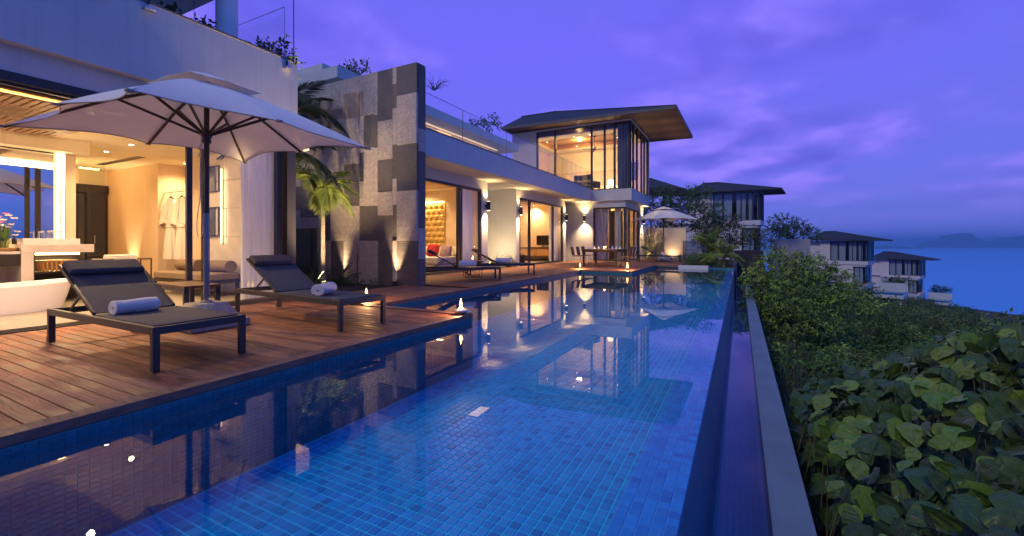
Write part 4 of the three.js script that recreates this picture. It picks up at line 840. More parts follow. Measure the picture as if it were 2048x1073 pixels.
lounger('dark sun lounger on the rear deck nearest the patchwork wall', -6.73, -9.82, 0.714);
lounger('dark sun lounger on the rear deck in front of the bedroom pier', -6.78, -12.12, 0.714);
lounger('farthest dark sun lounger, before the lit garden wall', -3.86, -24.4, 0.0, { L: 2.2, sling: M.darkWood });
towelRoll('rolled white towel on the nearest lounger', -5.05, 0.343, -1.97, 0.06, 0.33, 0.062);
towelRoll('rolled white towel on the second lounger', -4.68, 0.343, -3.78, 0.42, 0.33, 0.072);
towelRoll('rolled white towel on the lounger nearest the patchwork wall', -6.6, 0.352, -9.95, 0.714 + 1.57, 0.44, 0.085);
towelRoll('rolled white towel on the lounger before the bedroom pier', -6.75, 0.352, -12.2, 0.714 + 1.57, 0.44, 0.085);
towelRoll('rolled towel on the farthest lounger', -3.65, 0.352, -24.4, 0.3, 0.44, 0.08);
{ // wire table between the rear loungers
  const t = thing('wire_table', 'small wire framed side table between the rear loungers', 'side table', [-6.95, 0, -10.75], 0.714);
  part('table_top', box(-0.26, 0.26, 0.46, 0.49, -0.24, 0.24, 0.006), M.furnWood, t);
  for (const s of [-1, 1]) part('wire_leg', [-1, 1].flatMap((q) => [rod(V(q * 0.24, 0.01, s * 0.22), V(q * 0.24, 0.46, s * 0.22), 0.009, 0.009, 6), rod(V(-0.24, 0.01, s * 0.22), V(0.24, 0.01, s * 0.22), 0.009, 0.009, 6)]).slice(0, 3), M.dark, t);
  part('base_wire', [rod(V(-0.24, 0.01, -0.22), V(-0.24, 0.01, 0.22), 0.009, 0.009, 6), rod(V(0.24, 0.01, -0.22), V(0.24, 0.01, 0.22), 0.009, 0.009, 6)], M.dark, t);
  const k = thing('candle_ball', 'small round candle burning on the wire table', 'candle', [-6.95, 0.49, -10.75]);
  part('glass', lathe([[0, 0], [0.05, 0.003], [0.085, 0.06], [0.075, 0.12], [0.05, 0.15], [0.048, 0.15], [0.072, 0.12]], 18), phys([0.95, 0.9, 0.85], 0.02, { transmission: 1, thickness: 0, ior: 1.4, side: THREE.DoubleSide }), k);
  part('candle', lathe([[0, 0.004], [0.035, 0.004], [0.035, 0.05], [0, 0.05]], 12), M.wax, k);
  candleFlame(k, 0, 0.05, 0, 1.0, 1.2);
}
{ // wooden side table between the near loungers
  const t = thing('side_table', 'low wooden side table on the deck behind the parasol pole', 'side table', [-6.72, 0.003, -3.22], -0.12);
  for (let k = 0; k < 5; k++) part('slat', box(-0.46, 0.46, 0.415, 0.445, -0.21 + k * 0.085, -0.21 + k * 0.085 + 0.079, 0.004), M.furnWood, t);
  for (const sx of [-1, 1]) for (const sz of [-1, 1]) part('leg', box(sx * 0.43 - 0.028, sx * 0.43 + 0.028, 0, 0.414, sz * 0.18 - 0.028, sz * 0.18 + 0.028, 0.004), M.alu, t);
  part('apron', [box(-0.40, 0.40, 0.36, 0.412, -0.20, -0.18), box(-0.40, 0.40, 0.36, 0.412, 0.18, 0.20)], M.alu, t);
}

// ---------------------------------------------------------------- parasols
function parasol(label, x, z, turn, tilt) {
  const t = thing('parasol', label, 'parasol', [x, 0, z], turn, 'square white canvas parasols');
  const tip = (k) => { const c = ((k % 8) + 8) % 8, a = -0.034 + c * Math.PI / 4, R = c % 2 ? 1.852 : 1.316, y = c % 2 ? 2.264 : 2.326, dx = R * Math.cos(a), dz = R * Math.sin(a); return V(dx, y + (tilt ? -0.008 * dx - 0.018 * dz : 0), dz); };
  const top = V(0, 2.96, 0), ribP = (k, s) => { const q = tip(k), b = 0.05 * Math.sin(s * 3.1416); return V(q.x * s, mix(top.y, q.y, s) + b, q.z * s); };
  const surf = (k, s, u, lift = 0, sc = 0.13) => { const a = ribP(k, s), b = ribP(k + 1, s), p = a.lerp(b, u), w = 4 * u * (1 - u), q = 1 - sc * w * Math.pow(s, 3); p.x *= q; p.z *= q; p.y += 0.035 * w * s * s * (sc > 0.05 ? 1 : 0) * 1.0 - 0.03 * w * s * (1 - s) + lift + 0.006 * perlin.noise(p.x * 5, k, p.z * 5) * s; return p; };
  function cloth(s0, s1, lift, ns, nu, sc) {
    const P = [], idx = [];
    for (let k = 0; k < 8; k++) { const o = P.length / 3; for (let i = 0; i <= ns; i++) for (let j = 0; j <= nu; j++) { const p = surf(k, mix(s0, s1, i / ns), j / nu, lift, sc); P.push(p.x, p.y, p.z); } for (let i = 0; i < ns; i++) for (let j = 0; j < nu; j++) { const a = o + i * (nu + 1) + j, b = a + nu + 1; idx.push(a, a + 1, b, b, a + 1, b + 1); } }
    let g = new THREE.BufferGeometry(); g.setAttribute('position', new THREE.Float32BufferAttribute(P, 3)); g.setIndex(idx); g.computeVertexNormals(); return uvWorld(g.toNonIndexed());
  }
  const can = part('canopy', cloth(0.2, 1, 0, 14, 12, 0.13), M.canvas, t);
  part('vent_cap', cloth(0.0, 0.32, 0.085, 5, 10, 0.30), M.canvas, can);
  const hems = []; for (let k = 0; k < 8; k++) { const pts = []; for (let j = 0; j <= 10; j++) pts.push(surf(k, 0.998, j / 10, -0.004)); hems.push(tubeOn(pts, 0.006, 14, 4)); }
  part('hem', hems, mat([0.30, 0.25, 0.22], 0.9), can);
  const wood = mat([0.085, 0.042, 0.026], 0.45, { map: rep(T.wood, 2, 2) });
  for (let k = 0; k < 8; k++) {
    const a = ribP(k, 0.03).add(V(0, -0.03, 0)), m = ribP(k, 0.5).add(V(0, -0.028, 0)), b = ribP(k, 0.99).add(V(0, -0.018, 0)), r = part('rib', [bar(a, m, 0.024, 0.032), bar(m, b, 0.022, 0.028)], wood, t);
    const e = tip(k).normalize(); part('strut', bar(V(e.x * 0.05, 2.30, e.z * 0.05), ribP(k, 0.46).add(V(0, -0.045, 0)), 0.02, 0.03), wood, r);
    const q = ribP(k, 1); part('tip_pocket', box(q.x - 0.025, q.x + 0.025, q.y - 0.02, q.y + 0.004, q.z - 0.025, q.z + 0.025, 0.006), mat([0.25, 0.22, 0.2], 0.9), r);
  }
  part('pole', [rod(V(0, 1.35, 0), V(0, 2.9, 0), 0.029, 0.029, 20)], wood, t);
  part('pole_sleeve', rod(V(0, 0.27, 0), V(0, 1.36, 0), 0.033, 0.033, 20), mat([0.22, 0.22, 0.23], 0.35, { metalness: 0.7 }), t);
  part('hub', [lathe([[0, 2.20], [0.042, 2.20], [0.05, 2.225], [0.042, 2.25], [0.055, 2.28], [0.06, 2.33], [0.045, 2.35], [0, 2.35]], 18), ], wood, t);
  part('top_hub', lathe([[0, 2.86], [0.055, 2.86], [0.055, 2.93], [0, 2.93]], 16), wood, t);
  const cord = [V(-0.06, 2.28, 0.03), V(-0.06, 1.9, 0.035), V(-0.075, 1.62, 0.03), V(-0.17, 1.28, 0.02), V(-0.16, 1.10, 0.02), V(-0.08, 1.06, 0.03), V(-0.01, 1.12, 0.04), V(-0.02, 1.3, 0.04), V(-0.065, 1.6, 0.035), V(-0.06, 1.95, 0.04), V(-0.04, 2.25, 0.03)];
  part('cord', [tubeOn(cord, 0.0045, 70, 5), tubeOn([V(-0.05, 2.2, 0.03), V(-0.09, 2.16, 0.04), V(-0.05, 2.1, 0.04), V(-0.09, 2.06, 0.04), V(-0.05, 2.02, 0.04)], 0.006, 24, 5)], mat([0.55, 0.52, 0.5], 0.9), t);
  const fr = flat(new THREE.CylinderGeometry(0.22, 0.38, 0.20, 4, 1).rotateY(Math.PI / 4)); fr.translate(0, 0.19, 0);
  part('base_block', [uvWorld(fr), lathe([[0, 0.28], [0.07, 0.28], [0.07, 0.30], [0.04, 0.32], [0, 0.32]], 16)], M.granite, t);
  part('base_slab', box(-0.33, 0.33, 0.004, 0.09, -0.33, 0.33, 0.008), M.granite, t);
  return t;
}
parasol('large near square white parasol with wooden ribs over the first two loungers', -5.68, -2.91, 0, true);
parasol('small looking far white parasol over the farthest lounger', -3.75, -25.25, 0.62, false);

// ---------------------------------------------------------------- dining set
{
  const t = thing('dining_table', 'dark wooden dining table laid for dinner on the far deck', 'dining table', [-5.28, 0.003, -18.95]);
  for (let k = 0; k < 9; k++) part('top_board', box(-0.78 + k * 0.174, -0.78 + k * 0.174 + 0.169, 0.70, 0.735, -1.0, 1.0, 0.004), M.furnWood, t);
  for (const sx of [-1, 1]) for (const sz of [-1, 1]) part('leg', box(sx * 0.70 - 0.035, sx * 0.70 + 0.035, 0, 0.70, sz * 0.9 - 0.035, sz * 0.9 + 0.035, 0.004), M.darkWood, t);
  part('apron', [box(-0.66, 0.66, 0.62, 0.698, -0.93, -0.90), box(-0.66, 0.66, 0.62, 0.698, 0.90, 0.93), box(-0.73, -0.70, 0.62, 0.698, -0.86, 0.86), box(0.70, 0.73, 0.62, 0.698, -0.86, 0.86)], M.darkWood, t);
}
function chairAt(label, x, z, turn) {
  const t = thing('dining_chair', label, 'chair', [x, 0.003, z], turn, 'slatted metal chairs round the dining table'), m = M.chairM || (M.chairM = mat([0.26, 0.22, 0.19], 0.35, { metalness: 0.6 }));
  for (const s of [-1, 1]) { part('front_leg', rod(V(0.22, 0, s * 0.21), V(0.19, 0.44, s * 0.20), 0.011, 0.011, 8), m, t); part('rear_leg', [rod(V(-0.24, 0, s * 0.21), V(-0.19, 0.44, s * 0.2), 0.011, 0.011, 8), rod(V(-0.19, 0.44, s * 0.2), V(-0.27, 0.84, s * 0.2), 0.011, 0.011, 8)], m, t); }
  for (const s of [-1, 1]) part('seat_rail', bar(V(-0.2, 0.44, s * 0.2), V(0.2, 0.44, s * 0.2), 0.02, 0.02), m, t);
  for (let k = 0; k < 6; k++) part('seat_slat', box(-0.2 + k * 0.069, -0.2 + k * 0.069 + 0.052, 0.446, 0.458, -0.21, 0.21), M.furnWood, t);
  for (let k = 0; k < 9; k++) { const z0 = -0.18 + k * 0.045; part('back_slat', bar(V(-0.195, 0.47, z0), V(-0.268, 0.83, z0), 0.03, 0.01), M.furnWood, t); }
  part('top_rail', bar(V(-0.27, 0.84, -0.2), V(-0.27, 0.84, 0.2), 0.02, 0.02), m, t);
}
['nearest chair on the left of the dining table', 'middle chair on the left of the dining table', 'farthest chair on the left of the dining table'].forEach((l, i) => chairAt(l, -6.32 + 0.02 * i, -18.25 - i * 0.68, 0.06 - 0.05 * i));
['nearest chair on the right of the dining table', 'middle chair on the right of the dining table', 'farthest chair on the right of the dining table'].forEach((l, i) => chairAt(l, -4.24 - 0.02 * i, -18.25 - i * 0.68, Math.PI - 0.08 + 0.07 * i));
{
  const f = rngOf(44), place = ['near left', 'mid left', 'far left', 'near right', 'mid right', 'far right'];
  const wine = lathe([[0, 0], [0.035, 0.002], [0.004, 0.01], [0.004, 0.09], [0.03, 0.12], [0.038, 0.16], [0.03, 0.21], [0.028, 0.21], [0.035, 0.16], [0.026, 0.122], [0, 0.10]], 14), gm = phys([0.95, 0.97, 1], 0.02, { transmission: 1, thickness: 0, ior: 1.5, side: THREE.DoubleSide });
  for (let i = 0; i < 6; i++) {
    const sx = i < 3 ? -1 : 1, z = -18.25 - (i % 3) * 0.68, x = -5.28 + sx * 0.5;
    const p = thing('place_setting', 'white plate with a folded napkin at the ' + place[i] + ' seat', 'plate', [x, 0.7385, z], 0, 'plates on the dining table');
    part('plate', lathe([[0, 0], [0.08, 0.002], [0.13, 0.018], [0.128, 0.021], [0.078, 0.008], [0, 0.006]], 22), M.tub, p);
    part('napkin', flat(new THREE.ConeGeometry(0.07, 0.15, 7, 1)).translate(0, 0.083, 0), M.towel, p);
    const w = thing('wine_glass', 'wine glass at the ' + place[i] + ' seat', 'glass', [x - sx * 0.2, 0.738, z + 0.12], 0, 'glasses on the dining table'); part('glass', wine, gm, w);
  }
  for (const [i, dz] of [[0, -0.45], [1, 0.2], [2, 0.55]]) {
    const t = thing('votive_candle', ['farther', 'middle', 'nearer'][i] + ' small candle burning on the dining table', 'candle', [-5.28 + 0.1 * (i - 1), 0.738, -18.95 + dz], 0, 'small candles on the dining table');
    part('glass', lathe([[0, 0], [0.04, 0.002], [0.05, 0.05], [0.045, 0.09], [0.043, 0.09], [0.047, 0.05]], 14), gm, t); part('candle', lathe([[0, 0.004], [0.03, 0.004], [0.03, 0.04], [0, 0.04]], 10), M.wax, t); candleFlame(t, 0, 0.04, 0, 1, 0.7);
  }
  const v = thing('flower_vase', 'small dark vase of flowers in the middle of the dining table', 'vase', [-5.25, 0.738, -19.1]);
  part('vase', lathe([[0, 0], [0.04, 0], [0.05, 0.06], [0.025, 0.14], [0.03, 0.16], [0, 0.15]], 14), M.dark, v);
  part('flower', [0, 1, 2, 3, 4].map((k) => ball(rr(-0.06, 0.06, f), 0.24 + rr(-0.05, 0.06, f), rr(-0.06, 0.06, f), 0.035, 0.8, 8)), mat([0.22, 0.03, 0.05], 0.8), v);
  part('stem', [0, 1, 2, 3, 4].map((k) => rod(V(0, 0.12, 0), V(rr(-0.05, 0.05, f), 0.23, rr(-0.05, 0.05, f)), 0.004, 0.003, 5)), mat([0.04, 0.09, 0.02], 0.8), v);
}

// ---------------------------------------------------------------- bathroom furniture
function loft(rings) { // rings: arrays of Vector3, same length, closed
  const n = rings[0].length, P = [], idx = [];
  for (const r of rings) for (const p of r) P.push(p.x, p.y, p.z);
  for (let i = 0; i < rings.length - 1; i++) for (let j = 0; j < n; j++) { const a = i * n + j, b = i * n + (j + 1) % n; idx.push(a, a + n, b, b, a + n, b + n); }
  let g = new THREE.BufferGeometry(); g.setAttribute('position', new THREE.Float32BufferAttribute(P, 3)); g.setIndex(idx); g.computeVertexNormals(); return uvWorld(g.toNonIndexed());
}
const oval = (cx, y, cz, a, b, e = 2, n = 44) => Array.from({ length: n }, (_, i) => { const t = i / n * 6.28318, c = Math.cos(t), s = Math.sin(t); return V(cx + a * Math.sign(c) * Math.pow(Math.abs(c), 2 / e), y, cz + b * Math.sign(s) * Math.pow(Math.abs(s), 2 / e)); });
{
  const t = thing('bathtub', 'white freestanding bathtub behind the nearest lounger', 'bathtub', [-9.42, 0, -1.55]);
  const R = (y, k, e = 3.4) => oval(0, y + 0, 0, 0.44 * k, 1.28 * k, e);
  const rise = (r, k) => r.map((p) => V(p.x, p.y + k * Math.pow(Math.abs(p.z) / 1.28, 3), p.z));
  part('tub_shell', loft([R(0.002, 0.90), R(0.03, 0.915), R(0.2, 0.955), rise(R(0.37, 0.995), 0.05), rise(R(0.385, 1.0), 0.05), rise(R(0.392, 0.985), 0.05), rise(R(0.385, 0.955), 0.05), rise(R(0.36, 0.94), 0.05), R(0.15, 0.86), R(0.09, 0.7), R(0.085, 0.02)]), M.tub, t);
}
{
  const t = thing('vanity_counter', 'pale stone washbasin counter with a glowing open shelf', 'counter', [-10.42, 0, -2.9]);
  part('counter_top', box(-0.32, 0.32, 0.845, 0.983, -0.45, 0.43, 0.006), M.marble, t);
  part('counter_leg', box(-0.32, 0.32, 0, 0.845, 0.29, 0.43, 0.004), M.marble, t);
  part('shelf_lining', [box(-0.30, 0.31, 0.0, 0.845, 0.275, 0.289), box(-0.31, -0.29, 0.0, 0.845, -0.43, 0.27)], M.darkWood, t);
  part('shelf', [box(-0.28, 0.28, 0.50, 0.53, -0.43, 0.27), box(-0.28, 0.28, 0.22, 0.25, -0.43, 0.27)], M.darkWood, t);
  part('light_strip', box(-0.26, -0.2, 0.80, 0.835, -0.42, 0.26), glow([1, 0.74, 0.34], 9), t);
  area(-10.60, 0.80, -2.97, -10.5, 0.5, -2.97, 0.6, 0.06, 90, WARM2);
  part('desk_top', box(-0.32, 0.30, 0.83, 0.872, 0.432, 2.6), M.marble, t);
  part('drawer', [0, 1, 2].map((k) => box(-0.3, 0.31, 0.64, 0.828, 0.436 + k * 0.72, 0.432 + k * 0.72 + 0.712, 0.004)), M.darkWood, t);
  const b = thing('washbasin', 'long white washbasin on the stone counter', 'washbasin', [-10.42, 0.984, -2.85]);
  part('basin', [box(-0.26, 0.24, 0, 0.018, -0.34, 0.34), box(-0.26, -0.24, 0.018, 0.095, -0.34, 0.34, 0.004), box(0.22, 0.24, 0.018, 0.095, -0.34, 0.34, 0.004), box(-0.24, 0.22, 0.018, 0.095, -0.34, -0.32), box(-0.24, 0.22, 0.018, 0.095, 0.32, 0.34)], M.tub, b);
  part('tap', [rod(V(-0.2, 0.095, 0.05), V(-0.2, 0.22, 0.05), 0.012), rod(V(-0.2, 0.215, 0.05), V(-0.05, 0.20, 0.05), 0.010)], M.steel, b);
  const w = thing('wicker_basket', 'amber wicker basket on the glowing shelf', 'basket', [-10.35, 0.531, -2.95]);
  const weave = []; for (let k = 0; k < 26; k++) { const a = k / 26 * 6.283; weave.push(rod(V(0.16 * Math.cos(a), 0.005, 0.22 * Math.sin(a)), V(0.18 * Math.cos(a), 0.17, 0.25 * Math.sin(a)), 0.012, 0.012, 5)); }
  part('basket_weave', weave, mat([0.45, 0.24, 0.07], 0.6), w); part('basket_base', loft([oval(0, 0.002, 0, 0.01, 0.01, 2, 20), oval(0, 0.004, 0, 0.16, 0.22, 2, 20)]), mat([0.35, 0.2, 0.07], 0.6), w); part('basket_rim', tubeOn(oval(0, 0.17, 0, 0.18, 0.25, 2, 20).concat([V(0.18, 0.17, 0)]), 0.012, 40, 5), mat([0.4, 0.22, 0.07], 0.6), w);
  for (const [i, z] of [[0, -2.93], [1, -3.0]]) { const j = thing('glass_jar', ['left', 'right'][i] + ' clear glass jar on the washbasin', 'jar', [-10.55, 1.08, z], 0, 'glass jars on the washbasin'); part('jar_body', lathe([[0, 0], [0.035, 0.0], [0.04, 0.03], [0.036, 0.09], [0.02, 0.12], [0.018, 0.12], [0.033, 0.088]], 16), phys([0.95, 0.95, 0.92], 0.03, { transmission: 1, thickness: 0, ior: 1.5, side: THREE.DoubleSide }), j); part('lid', lathe([[0, 0.12], [0.022, 0.12], [0.022, 0.14], [0, 0.145]], 12), M.steel, j); }
  single('soap_dispenser', [lathe([[0, 0], [0.03, 0], [0.03, 0.08], [0.012, 0.095], [0, 0.095]], 14).translate(-10.28, 0.984, -2.44), rod(V(-10.28, 1.07, -2.44), V(-10.28, 1.115, -2.44), 0.006)], M.dark, 'small black soap dispenser beside the washbasin', 'soap dispenser');
  const s = thing('towel_stand', 'low wooden stand with a folded white towel beside the counter', 'towel stand', [-9.75, 0, -3.62]);
  part('leg', [-1, 1].flatMap((a) => [-1, 1].map((b2) => rod(V(a * 0.2, 0, b2 * 0.34), V(a * 0.2, 0.72, b2 * 0.34), 0.014, 0.014, 8))).slice(0, 1), M.furnWood, s);
  for (const [a, b2] of [[-1, 1], [1, -1], [1, 1]]) part('leg', rod(V(a * 0.2, 0, b2 * 0.34), V(a * 0.2, 0.72, b2 * 0.34), 0.014, 0.014, 8), M.furnWood, s);
  part('rail', [rod(V(-0.2, 0.72, -0.34), V(-0.2, 0.72, 0.34), 0.014), rod(V(0.2, 0.72, -0.34), V(0.2, 0.72, 0.34), 0.014), rod(V(-0.2, 0.72, -0.34), V(0.2, 0.72, -0.34), 0.014), rod(V(-0.2, 0.72, 0.34), V(0.2, 0.72, 0.34), 0.014)], M.furnWood, s);
  single('folded_towel', [box(-9.97, -9.53, 0.735, 0.765, -3.75, -3.42, 0.012), box(-9.96, -9.54, 0.766, 0.795, -3.745, -3.425, 0.012), box(-9.97, -9.53, 0.70, 0.733, -3.75, -3.42, 0.012)], M.towel, 'folded white towel on the wooden stand in the bathroom', 'towel');
}
{
  const f = rngOf(91), t = thing('flower_arrangement', 'white and pink orchids in a glass vase at the left edge', 'flowers', [-10.28, 0.874, -2.32]);
  part('tray', lathe([[0, 0], [0.14, 0.0], [0.17, 0.05], [0.16, 0.055], [0.13, 0.012], [0, 0.01]], 24), mat([0.40, 0.24, 0.10], 0.6), t);
  part('vase', lathe([[0, 0.012], [0.06, 0.012], [0.07, 0.2], [0.067, 0.2], [0.056, 0.016], [0, 0.016]], 20), phys([0.85, 0.9, 0.75], 0.03, { transmission: 1, thickness: 0, ior: 1.5, side: THREE.DoubleSide }), t);
  const st = [], white = [], pink = [], lv = [];
  for (let k = 0; k < 26; k++) {
    const a = f() * 6.283, r = 0.04 + f() * 0.2, y = 0.28 + f() * 0.34 - r * 0.3, p = V(r * Math.cos(a), y, r * Math.sin(a));
    st.push(rod(V(0.02 * Math.cos(a), 0.03, 0.02 * Math.sin(a)), p, 0.003, 0.002, 4));
    for (let q = 0; q < 5; q++) { const b = q / 5 * 6.283 + f(), o = V(Math.cos(b) * 0.024, 0.006 * f(), Math.sin(b) * 0.024), pet = ball(0, 0, 0, 0.022, 0.3, 6); pet.rotateX((f() - 0.5) * 1.2); pet.rotateZ((f() - 0.5) * 1.2); pet.translate(p.x + o.x, p.y + o.y, p.z + o.z); (k % 4 === 0 ? pink : white).push(pet); }
  }
  for (let k = 0; k < 40; k++) { const a = f() * 6.283, p = V(0.03 * Math.cos(a), 0.16, 0.03 * Math.sin(a)), q = V(0.2 * Math.cos(a) * f(), 0.25 + 0.25 * f(), 0.2 * Math.sin(a) * f()), s = V(-Math.sin(a), 0, Math.cos(a)).multiplyScalar(0.014), m = p.clone().lerp(q, 0.5); lv.push([p, m.clone().add(s), q], [p, q, m.clone().sub(s)]); }
  part('stem', st, mat([0.05, 0.12, 0.03], 0.8), t); part('white_flower', white, mat([0.75, 0.72, 0.68], 0.7), t); part('pink_flower', pink, mat([0.62, 0.2, 0.34], 0.7), t); part('foliage', poly(lv), mat([0.08, 0.16, 0.03], 0.8, { side: THREE.DoubleSide }), t);
}
function robe(label, x, z, seed) {
  const t = thing('bathrobe', label, 'bathrobe', [x, 0, z], 0, 'white bathrobes on hangers'), f = rngOf(seed), n = 40;
  const ring = (y, a, b, fold) => Array.from({ length: n }, (_, i) => { const q = i / n * 6.283, k = 1 + fold * Math.sin(q * 7 + seed) + fold * 0.6 * Math.sin(q * 11 + seed * 2); return V(a * Math.cos(q) * k, y, b * Math.sin(q) * k); });
  part('robe_body', loft([ring(2.02, 0.05, 0.04, 0), ring(1.99, 0.13, 0.06, 0), ring(1.93, 0.20, 0.075, 0.01), ring(1.75, 0.19, 0.085, 0.03), ring(1.5, 0.16, 0.08, 0.04), ring(1.38, 0.125, 0.065, 0.03), ring(1.3, 0.14, 0.075, 0.05), ring(1.0, 0.18, 0.09, 0.09), ring(0.68, 0.20, 0.10, 0.12), ring(0.64, 0.195, 0.095, 0.12)]), M.towel, t);
  for (const s of [-1, 1]) { const tube = (p, r) => Array.from({ length: 18 }, (_, i) => { const q = i / 18 * 6.283; return V(p.x + r * Math.cos(q), p.y + 0.3 * r * Math.cos(q) * -s, p.z + r * 0.7 * Math.sin(q)); }); part('sleeve', loft([tube(V(s * 0.15, 1.95, 0), 0.06), tube(V(s * 0.22, 1.82, 0), 0.085), tube(V(s * 0.25, 1.62, 0.02), 0.095), tube(V(s * 0.27, 1.44, 0.03), 0.105), tube(V(s * 0.27, 1.43, 0.03), 0.09)]), M.towel, t); }
  part('belt', tubeOn(ring(1.37, 0.135, 0.075, 0.02).concat([V(0.135, 1.37, 0)]), 0.018, 50, 6), M.towel, t);
  part('lapel', [bar(V(-0.06, 2.0, 0.055), V(0.03, 1.45, 0.09), 0.05, 0.012), bar(V(0.06, 2.0, 0.055), V(-0.0, 1.5, 0.09), 0.05, 0.012)], M.towel, t);
  part('hanger', [bar(V(-0.12, 2.0, 0), V(0, 2.06, 0), 0.02, 0.03), bar(V(0.12, 2.0, 0), V(0, 2.06, 0), 0.02, 0.03), rod(V(0, 2.05, 0), V(0, 2.16, 0), 0.005)], M.dark, t);
}
robe('white bathrobe on a black hanger, the left one of the two', -11.45, -5.12, 3);
robe('white bathrobe on a black hanger, the right one of the two', -11.0, -5.13, 8);
single('robe_rail', rod(V(-11.75, 2.16, -5.13), V(-10.70, 2.16, -5.13), 0.012), M.steel, 'thin steel rail from which the two bathrobes hang', 'rail');
{
  const t = thing('settee', 'low brown cushioned settee with a bolster under the bathrobes', 'settee', [-9.5, 0, -4.66]);
  const fab = mat([0.19, 0.13, 0.085], 0.9, { bumpMap: rep(T.weave, 8, 8), bumpScale: 0.001 });
  part('seat_cushion', box(-0.95, 0.95, 0.30, 0.44, -0.3, 0.3, 0.03), fab, t); part('frame', box(-0.97, 0.97, 0.25, 0.298, -0.32, 0.32, 0.004), M.darkWood, t);
  for (const sx of [-1, 1]) for (const sz of [-1, 1]) part('leg', box(sx * 0.93 - 0.025, sx * 0.93 + 0.025, 0, 0.25, sz * 0.27 - 0.025, sz * 0.27 + 0.025), M.darkWood, t);
  for (const x of [-0.55, 0.55]) part('bolster', flat(new THREE.CylinderGeometry(0.115, 0.115, 0.72, 24).rotateZ(Math.PI / 2).translate(x, 0.555, -0.17)), fab, t);
}
// framed niches and their light on the stone wall
for (const [y0, y1, l] of [[2.05, 2.58, 'upper'], [1.15, 1.74, 'lower']]) {
  const t = thing('framed_niche', l + ' steel framed mirror niche on the stone wall behind the parasol pole', 'niche', [-9.58, 0, -5.02]);
  part('niche_frame', [box(-0.26, 0.26, y1 - 0.015, y1, 0, 0.03), box(-0.26, 0.26, y0, y0 + 0.015, 0, 0.03), box(0.245, 0.26, y0 + 0.015, y1 - 0.015, 0, 0.03), box(-0.26, -0.245, y0 + 0.015, y1 - 0.015, 0, 0.03)], M.darkMetal, t);
  part('niche_mirror', box(-0.245, 0.1, y0 + 0.015, y1 - 0.015, 0.002, 0.012), mat([0.10, 0.13, 0.2], 0.1, { metalness: 0.6 }), t);  // blue tint put in for the reflection of the outdoors
}
{
  const t = thing('wall_light', 'vertical warm light strip glowing on the stone wall', 'wall lamp', [-9.22, 0, -5.02]);
  part('light_strip', box(-0.012, 0.012, 1.0, 2.5, 0.01, 0.03), glow([1, 0.68, 0.3], 1.6), t); part('strip_back', box(-0.02, 0.02, 0.98, 2.52, 0, 0.009), M.steel, t);
  area(-9.22, 1.75, -4.96, -9.22, 1.75, -5.05, 0.08, 1.5, 9, WARM2);
}
groundSpot('small floor light grazing the warm bathroom wall beside the settee', -12.9, -4.86, -12.9, 3, -5.0, 26, 0.5);

// ---------------------------------------------------------------- living room, bedroom and upper room furniture
{
  const t = thing('daybed', 'wide white upholstered daybed in the living room', 'sofa', [-10.3, 0, -12.7]);
  part('mattress', box(-1.6, 1.3, 0.28, 0.52, -1.0, 0.9, 0.05), mat([0.62, 0.55, 0.48], 0.9), t); part('seat_base', box(-1.58, 1.28, 0.10, 0.275, -0.98, 0.88, 0.02), mat([0.50, 0.42, 0.36], 0.9), t); part('plinth', box(-1.5, 1.2, 0, 0.10, -0.9, 0.8), M.darkWood, t);
  part('back_cushion', box(-1.6, 1.3, 0.525, 0.86, -1.02, -0.80, 0.06), mat([0.58, 0.5, 0.42], 0.9), t);
}
for (const [l, x, z, c, s, r] of [['dark red', -9.98, -12.75, [0.32, 0.012, 0.014], 0.30, 0.2], ['gold striped', -9.52, -12.9, [0.42, 0.28, 0.12], 0.26, -0.15], ['mauve', -9.28, -12.6, [0.36, 0.24, 0.24], 0.27, 0.25], ['pale green', -9.15, -13.2, [0.45, 0.42, 0.25], 0.26, -0.2], ['pale pink', -10.25, -12.35, [0.6, 0.36, 0.36], 0.22, 0.4]]) {
  const g = flat(new THREE.SphereGeometry(1, 20, 14)), p = g.attributes.position;
  for (let i = 0; i < p.count; i++) { const e = 0.42, q = (v) => Math.sign(v) * Math.pow(Math.abs(v), e); const X = p.getX(i), Y = p.getY(i), Zz = p.getZ(i), m = Math.max(Math.abs(q(X)), Math.abs(q(Y))); p.setXYZ(i, q(X) * s * 0.82, q(Y) * s * 0.8, Zz * 0.09 * (1.15 - 0.4 * m)); }
  g.computeVertexNormals(); g.rotateX(-0.45); g.rotateY(r); g.translate(x, 0.52 + s * 0.75, z);
  single('cushion', uvWorld(g), mat(c, 0.9, { bumpMap: rep(T.weave, 8, 8), bumpScale: 0.001 }), l + ' cushion on the living room daybed', 'cushion', 'cushions on the living room daybed');
}
